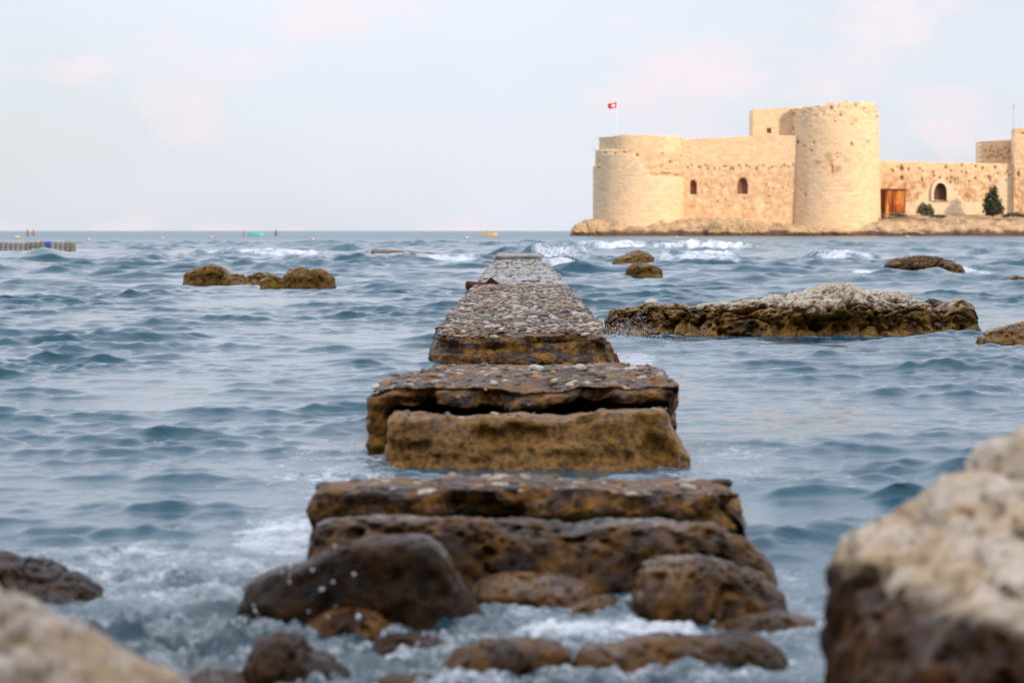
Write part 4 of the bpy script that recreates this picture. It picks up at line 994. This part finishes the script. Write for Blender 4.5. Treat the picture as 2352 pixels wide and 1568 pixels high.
# ------------------------------------------------------------------ floating pontoon far left
M_FLOAT = mat_plain('weathered plastic float', (.40, .41, .40), .5, .3, 3); M_FLOATT = mat_plain('tan plastic float', (.34, .31, .23), .5, .2, 3); M_BLUE = mat_plain('blue plastic float', (.05, .16, .62), .4, .1, 3)
def build_pontoon():
    D = base_d(577); e = empty('floating_pontoon', (P(85, 575, D)[0], D + .25, 0), 'pale modular plastic float row with one blue module at far left', 'pontoon')
    wpx = 11.4; s = D / FPX
    for k in range(-3, 15):
        x0 = 1 + k * wpx; c = P(x0 + wpx / 2, 565, D); hw = wpx * s * .46; zt = P(0, 554.5 + 1.3 * math.sin(k * .5) + rh.uniform(-.8, .8), D)[2]; hz = (zt + .12) / 2; zc = zt - hz
        v, q = box_surface(hw, .25, hz, .07); rad = .05
        core = np.clip(v, [-hw + rad, -.25 + rad, -hz + rad], [hw - rad, .25 - rad, hz - rad]); d = v - core; v = core + d / np.maximum(np.linalg.norm(d, axis=1), 1e-6)[:, None] * rad
        v[:, :2] *= (1 - .10 * np.exp(-((v[:, 2]) / .035) ** 2))[:, None]
        mat = M_BLUE if k == 9 else (M_FLOATT if k in (5, 6, 7, 8, 14, 13) else M_FLOAT)
        fl = mesh('float', v + [c[0], D + .25, zc], q, mat); under(fl, e)
        if k == 9: fl['label'] = 'bright blue float'
        rod('lug', (c[0] + hw, D + .02, zc + .02), (c[0] + hw + .05, D + .02, zc + .02), .05, M_FLOATT, e)
build_pontoon()

# ------------------------------------------------------------------ swimmers and floats on the horizon
M_SKIN = mat_plain('skin', (.42, .22, .14), .5, .1); M_SKIN2 = mat_plain('tanned skin', (.30, .13, .08), .5, .1); M_HAIR = mat_plain('dark hair', (.02, .015, .012), .5, .2)
def person(px, row, D, label, pose, skin, trunk, seed):
    f = P(px, row, D); f[2] = 0
    J = {'hip': (0, 0, .0), 'belly': (0, 0, .2), 'chest': (0, -.02, .42), 'neck': (0, -.02, .58), 'head': (0, -.03, .70), 'crown': (0, -.02, .84)}
    if pose == 'wave': arms = {'L': ((-.2, -.02, .5), (-.36, -.02, .68), (-.38, -.05, .95)), 'R': ((.2, -.02, .5), (.3, -.05, .25), (.28, -.2, .05))}
    else: arms = {'L': ((-.2, -.02, .5), (-.3, -.06, .26), (-.26, -.25, .1)), 'R': ((.2, -.02, .5), (.32, -.05, .27), (.34, -.22, .08))}
    names = list(J); v = [J[k] for k in names]; ed = [(i, i + 1) for i in range(5)]; rad = [(.15, .11), (.15, .11), (.18, .12), (.065, .065), (.095, .11), (.07, .08)]
    for sd_ in ('L', 'R'):
        prev = 2
        for k, p in enumerate(arms[sd_]): v.append(p); ed.append((prev, len(v) - 1)); prev = len(v) - 1; rad.append([(.065, .065), (.045, .045), (.035, .03)][k])
    for sx in (-1, 1):
        prev = 0
        for k, p in enumerate(((sx * .11, 0, -.1), (sx * .14, -.1, -.5), (sx * .14, 0, -.9))): v.append(p); ed.append((prev, len(v) - 1)); prev = len(v) - 1; rad.append([(.09, .09), (.06, .06), (.045, .05)][k])
    me = bpy.data.meshes.new('body'); me.from_pydata([Vector(p) * 1.15 for p in v], ed, []); o = bpy.data.objects.new('body_tmp', me); COL.objects.link(o)
    md = o.modifiers.new('s', 'SKIN'); md.use_smooth_shade = True; o.modifiers.new('d', 'SUBSURF').levels = 1
    for i, r_ in enumerate(rad): me.skin_vertices[0].data[i].radius = r_
    me.skin_vertices[0].data[0].use_root = True
    dg = bpy.context.evaluated_depsgraph_get(); m2 = bpy.data.meshes.new_from_object(o.evaluated_get(dg)); bpy.data.objects.remove(o)
    e = empty('person', f, label, 'person'); b = bpy.data.objects.new('body', m2); COL.objects.link(b); b.parent = e; m2.materials.clear(); m2.materials.append(skin)
    vs, q, t = pebble_shape(seed, 10, 6, .1); h = mesh('hair', vs * [.125, .135, .12] + [0, .005, .90], q, M_HAIR, tris=t); h.parent = e
    v_, q_ = box_surface(.19, .14, .16, .08); w_ = mesh('swimwear', v_ * (1 - .25 * np.abs(v_[:, :1]) / .19) + [0, 0, .02 if trunk != 'vest' else .36], q_, M_VEST if trunk == 'vest' else M_TRUNK); w_.parent = e
    return e
M_TRUNK = mat_plain('dark swim trunks', (.03, .03, .05), .7, .2); M_VEST = mat_plain('orange life vest', (.55, .12, .03), .7, .2)
person(64, 540, 583, 'bather standing waist deep, left of the pair on the far left horizon', 'rest', M_SKIN2, 'x', 1).scale = (1.5, 1.5, 1.5)
person(77, 540, 583, 'bather in orange vest, right of the pair on the far left horizon', 'rest', M_SKIN2, 'vest', 2).scale = (1.5, 1.5, 1.5)
person(560, 541, 588, 'faint bather left of the turquoise float on the horizon', 'rest', M_SKIN, 'x', 3).scale = (1.2, 1.2, 1.2)
person(634, 541, 578, 'bather standing alone right of the turquoise float on the horizon', 'rest', M_SKIN2, 'x', 4).scale = (1.5, 1.5, 1.5)
def hull(name, px, row, D, Lpx, hpx, mat, label, cat, tip=.25):
    s = D / FPX; L, H = Lpx * s / 2, hpx * s; nu, nv = 22, 9; u = np.linspace(-1, 1, nu); V = []
    for a in u:
        wd = .45 * (1 - abs(a) ** 2.5) + .01; zt = H * (.75 + tip * a * a); zb_ = -.15 * (1 - a * a)
        for k in range(nv): b = math.pi * k / (nv - 1); V.append((L * a, -wd * math.cos(b), zt - (zt - zb_) * math.sin(b) ** .7))
    q = grid_quads(nu, nv); c = P(px, row, D); c[2] = 0
    e = empty(name, c, label, cat); o = mesh('hull', V, q, mat); o.parent = e
    seat = mesh('deck', [(L * a * .96, sg * (.42 * (1 - abs(a) ** 2.5)), H * .72) for a in u for sg in (-1, 1)], grid_quads(nu, 2), mat); seat.parent = e
    return e
M_TURQ = mat_plain('turquoise plastic', (.10, .60, .58), .4, .1); M_YEL = mat_plain('yellow plastic', (.75, .48, .10), .4, .1); M_PINK = mat_plain('faded red plastic', (.42, .32, .33), .5, .15)
hull('air_mattress', 586, 541, 583, 36, 8, M_TURQ, 'turquoise inflatable float between two bathers on the horizon', 'float')
hull('pedal_boat', 1125, 541, 583, 34, 8, M_YEL, 'small yellow boat on the horizon above the pier end', 'boat')
person(1120, 541, 583.2, 'dark haired figure sitting in the small yellow boat', 'rest', M_SKIN, 'x', 5).location.z = .25
def buoy(px, row, Lpx, hpx, mat, label):
    D = base_d(row + hpx * .5); s = D / FPX; c = P(px, row, D); z0 = .3 + hpx * s * .35
    e = empty('buoy', (c[0], D, 0), label, 'buoy', 'floats of the bathing line'); L = Lpx * s / 2; r_ = hpx * s * .55
    nu, nv = 16, 12; u = np.linspace(-1, 1, nu); th = np.linspace(0, 2 * math.pi, nv, endpoint=False)
    V = [(L * a, r_ * (1 - abs(a) ** 4) ** .5 * math.cos(b), z0 + r_ * (1 - abs(a) ** 4) ** .5 * math.sin(b)) for b in th for a in u]
    o = mesh('float', V, grid_quads(nv, nu, True), mat); o.parent = e
    ring = mesh('collar', [(L * .12 * k, r_ * 1.12 * math.cos(b), z0 + r_ * 1.12 * math.sin(b)) for b in th for k in (-1, 1)], grid_quads(nv, 2, True), M_WHITEP); ring.parent = e
for px, row, L, h, m, lb in ((375, 550.5, 34, 2.4, M_PINK, None), (205, 557, 22, 4, M_PINK, None), (40, 549, 12, 4.5, M_YEL, None), (487, 549, 24, 3, M_PINK, None), (720, 555.5, 22, 4, M_PINK, None), (1073, 551.5, 20, 4, M_PINK, None), (1555, 550, 18, 3.5, M_PINK, None), (2085, 548, 16, 4, M_PINK, None)):
    where = {375: 'left of the turquoise float', 205: 'just right of the pontoon', 40: 'behind the pontoon', 487: 'below the bathers left of centre', 720: 'right of the lone bather', 1073: 'left of the yellow boat', 1555: 'below the left round tower', 2085: 'off the shore below the rusty shed'}[px]
    buoy(px, row, L, h, m, ('yellow' if m is M_YEL else 'faded red') + ' float on the sea, ' + where)

# ------------------------------------------------------------------ spray
M_DROP = NT('water drop'); M_DROP = M_DROP.fin((.85, .88, .9), .15, IOR=1.333)
def spray(name, centres, n, size, seed):
    r3 = np.random.default_rng(seed); vs, q, t = pebble_shape(1, 5, 3, .1); V, Q, T, off = [], [], [], 0
    for (px, py, D, sx, sz, wgt, up) in centres:
        for k in range(int(n * wgt)):
            c = P(px, py, D * KD) + np.array([r3.normal() * sx, r3.normal() * sx * .7, 0]); c[2] = max(.02, c[2] + (abs(r3.normal()) if up else r3.normal()) * sz)
            s = size * r3.uniform(.4, 1.3) * (1 if r3.random() > .1 else 1.7); V.append(vs * s * [1, 1, r3.uniform(1, 1.6)] + c); Q.append(q + off); T.append(t + off); off += len(vs)
    tag(mesh(name, np.concatenate(V), np.concatenate(Q), M_DROP, tris=np.concatenate(T)), 'fine white spray thrown up by the waves', 'spray', kind='stuff')
spray('sea_spray', [(1450, 775, 14.6, .16, .10, .5, True), (1440, 750, 14.8, .13, .08, .25, False), (1415, 780, 14.0, .1, .05, .35, True), (1470, 785, 14.4, .25, .03, .5, True)], 1000, .0028, 1)
spray('sea_spray', [(760, 1370, 4.15, .08, .06, .25, False), (700, 1300, 4.2, .06, .05, .15, False), (620, 1430, 4.1, .15, .02, .3, True), (1010, 1480, 4.0, .08, .025, .3, True)], 40, .0045, 2)
spray('sea_spray', [(1270, 585, 50, .7, .35, .4, True), (1300, 600, 47, .5, .3, .3, True), (1600, 590, 62, 2.5, .12, .3, True), (1400, 565, 95, 4, .2, .3, True), (1930, 590, 68, 1.2, .15, .2, True)], 900, .014, 3)
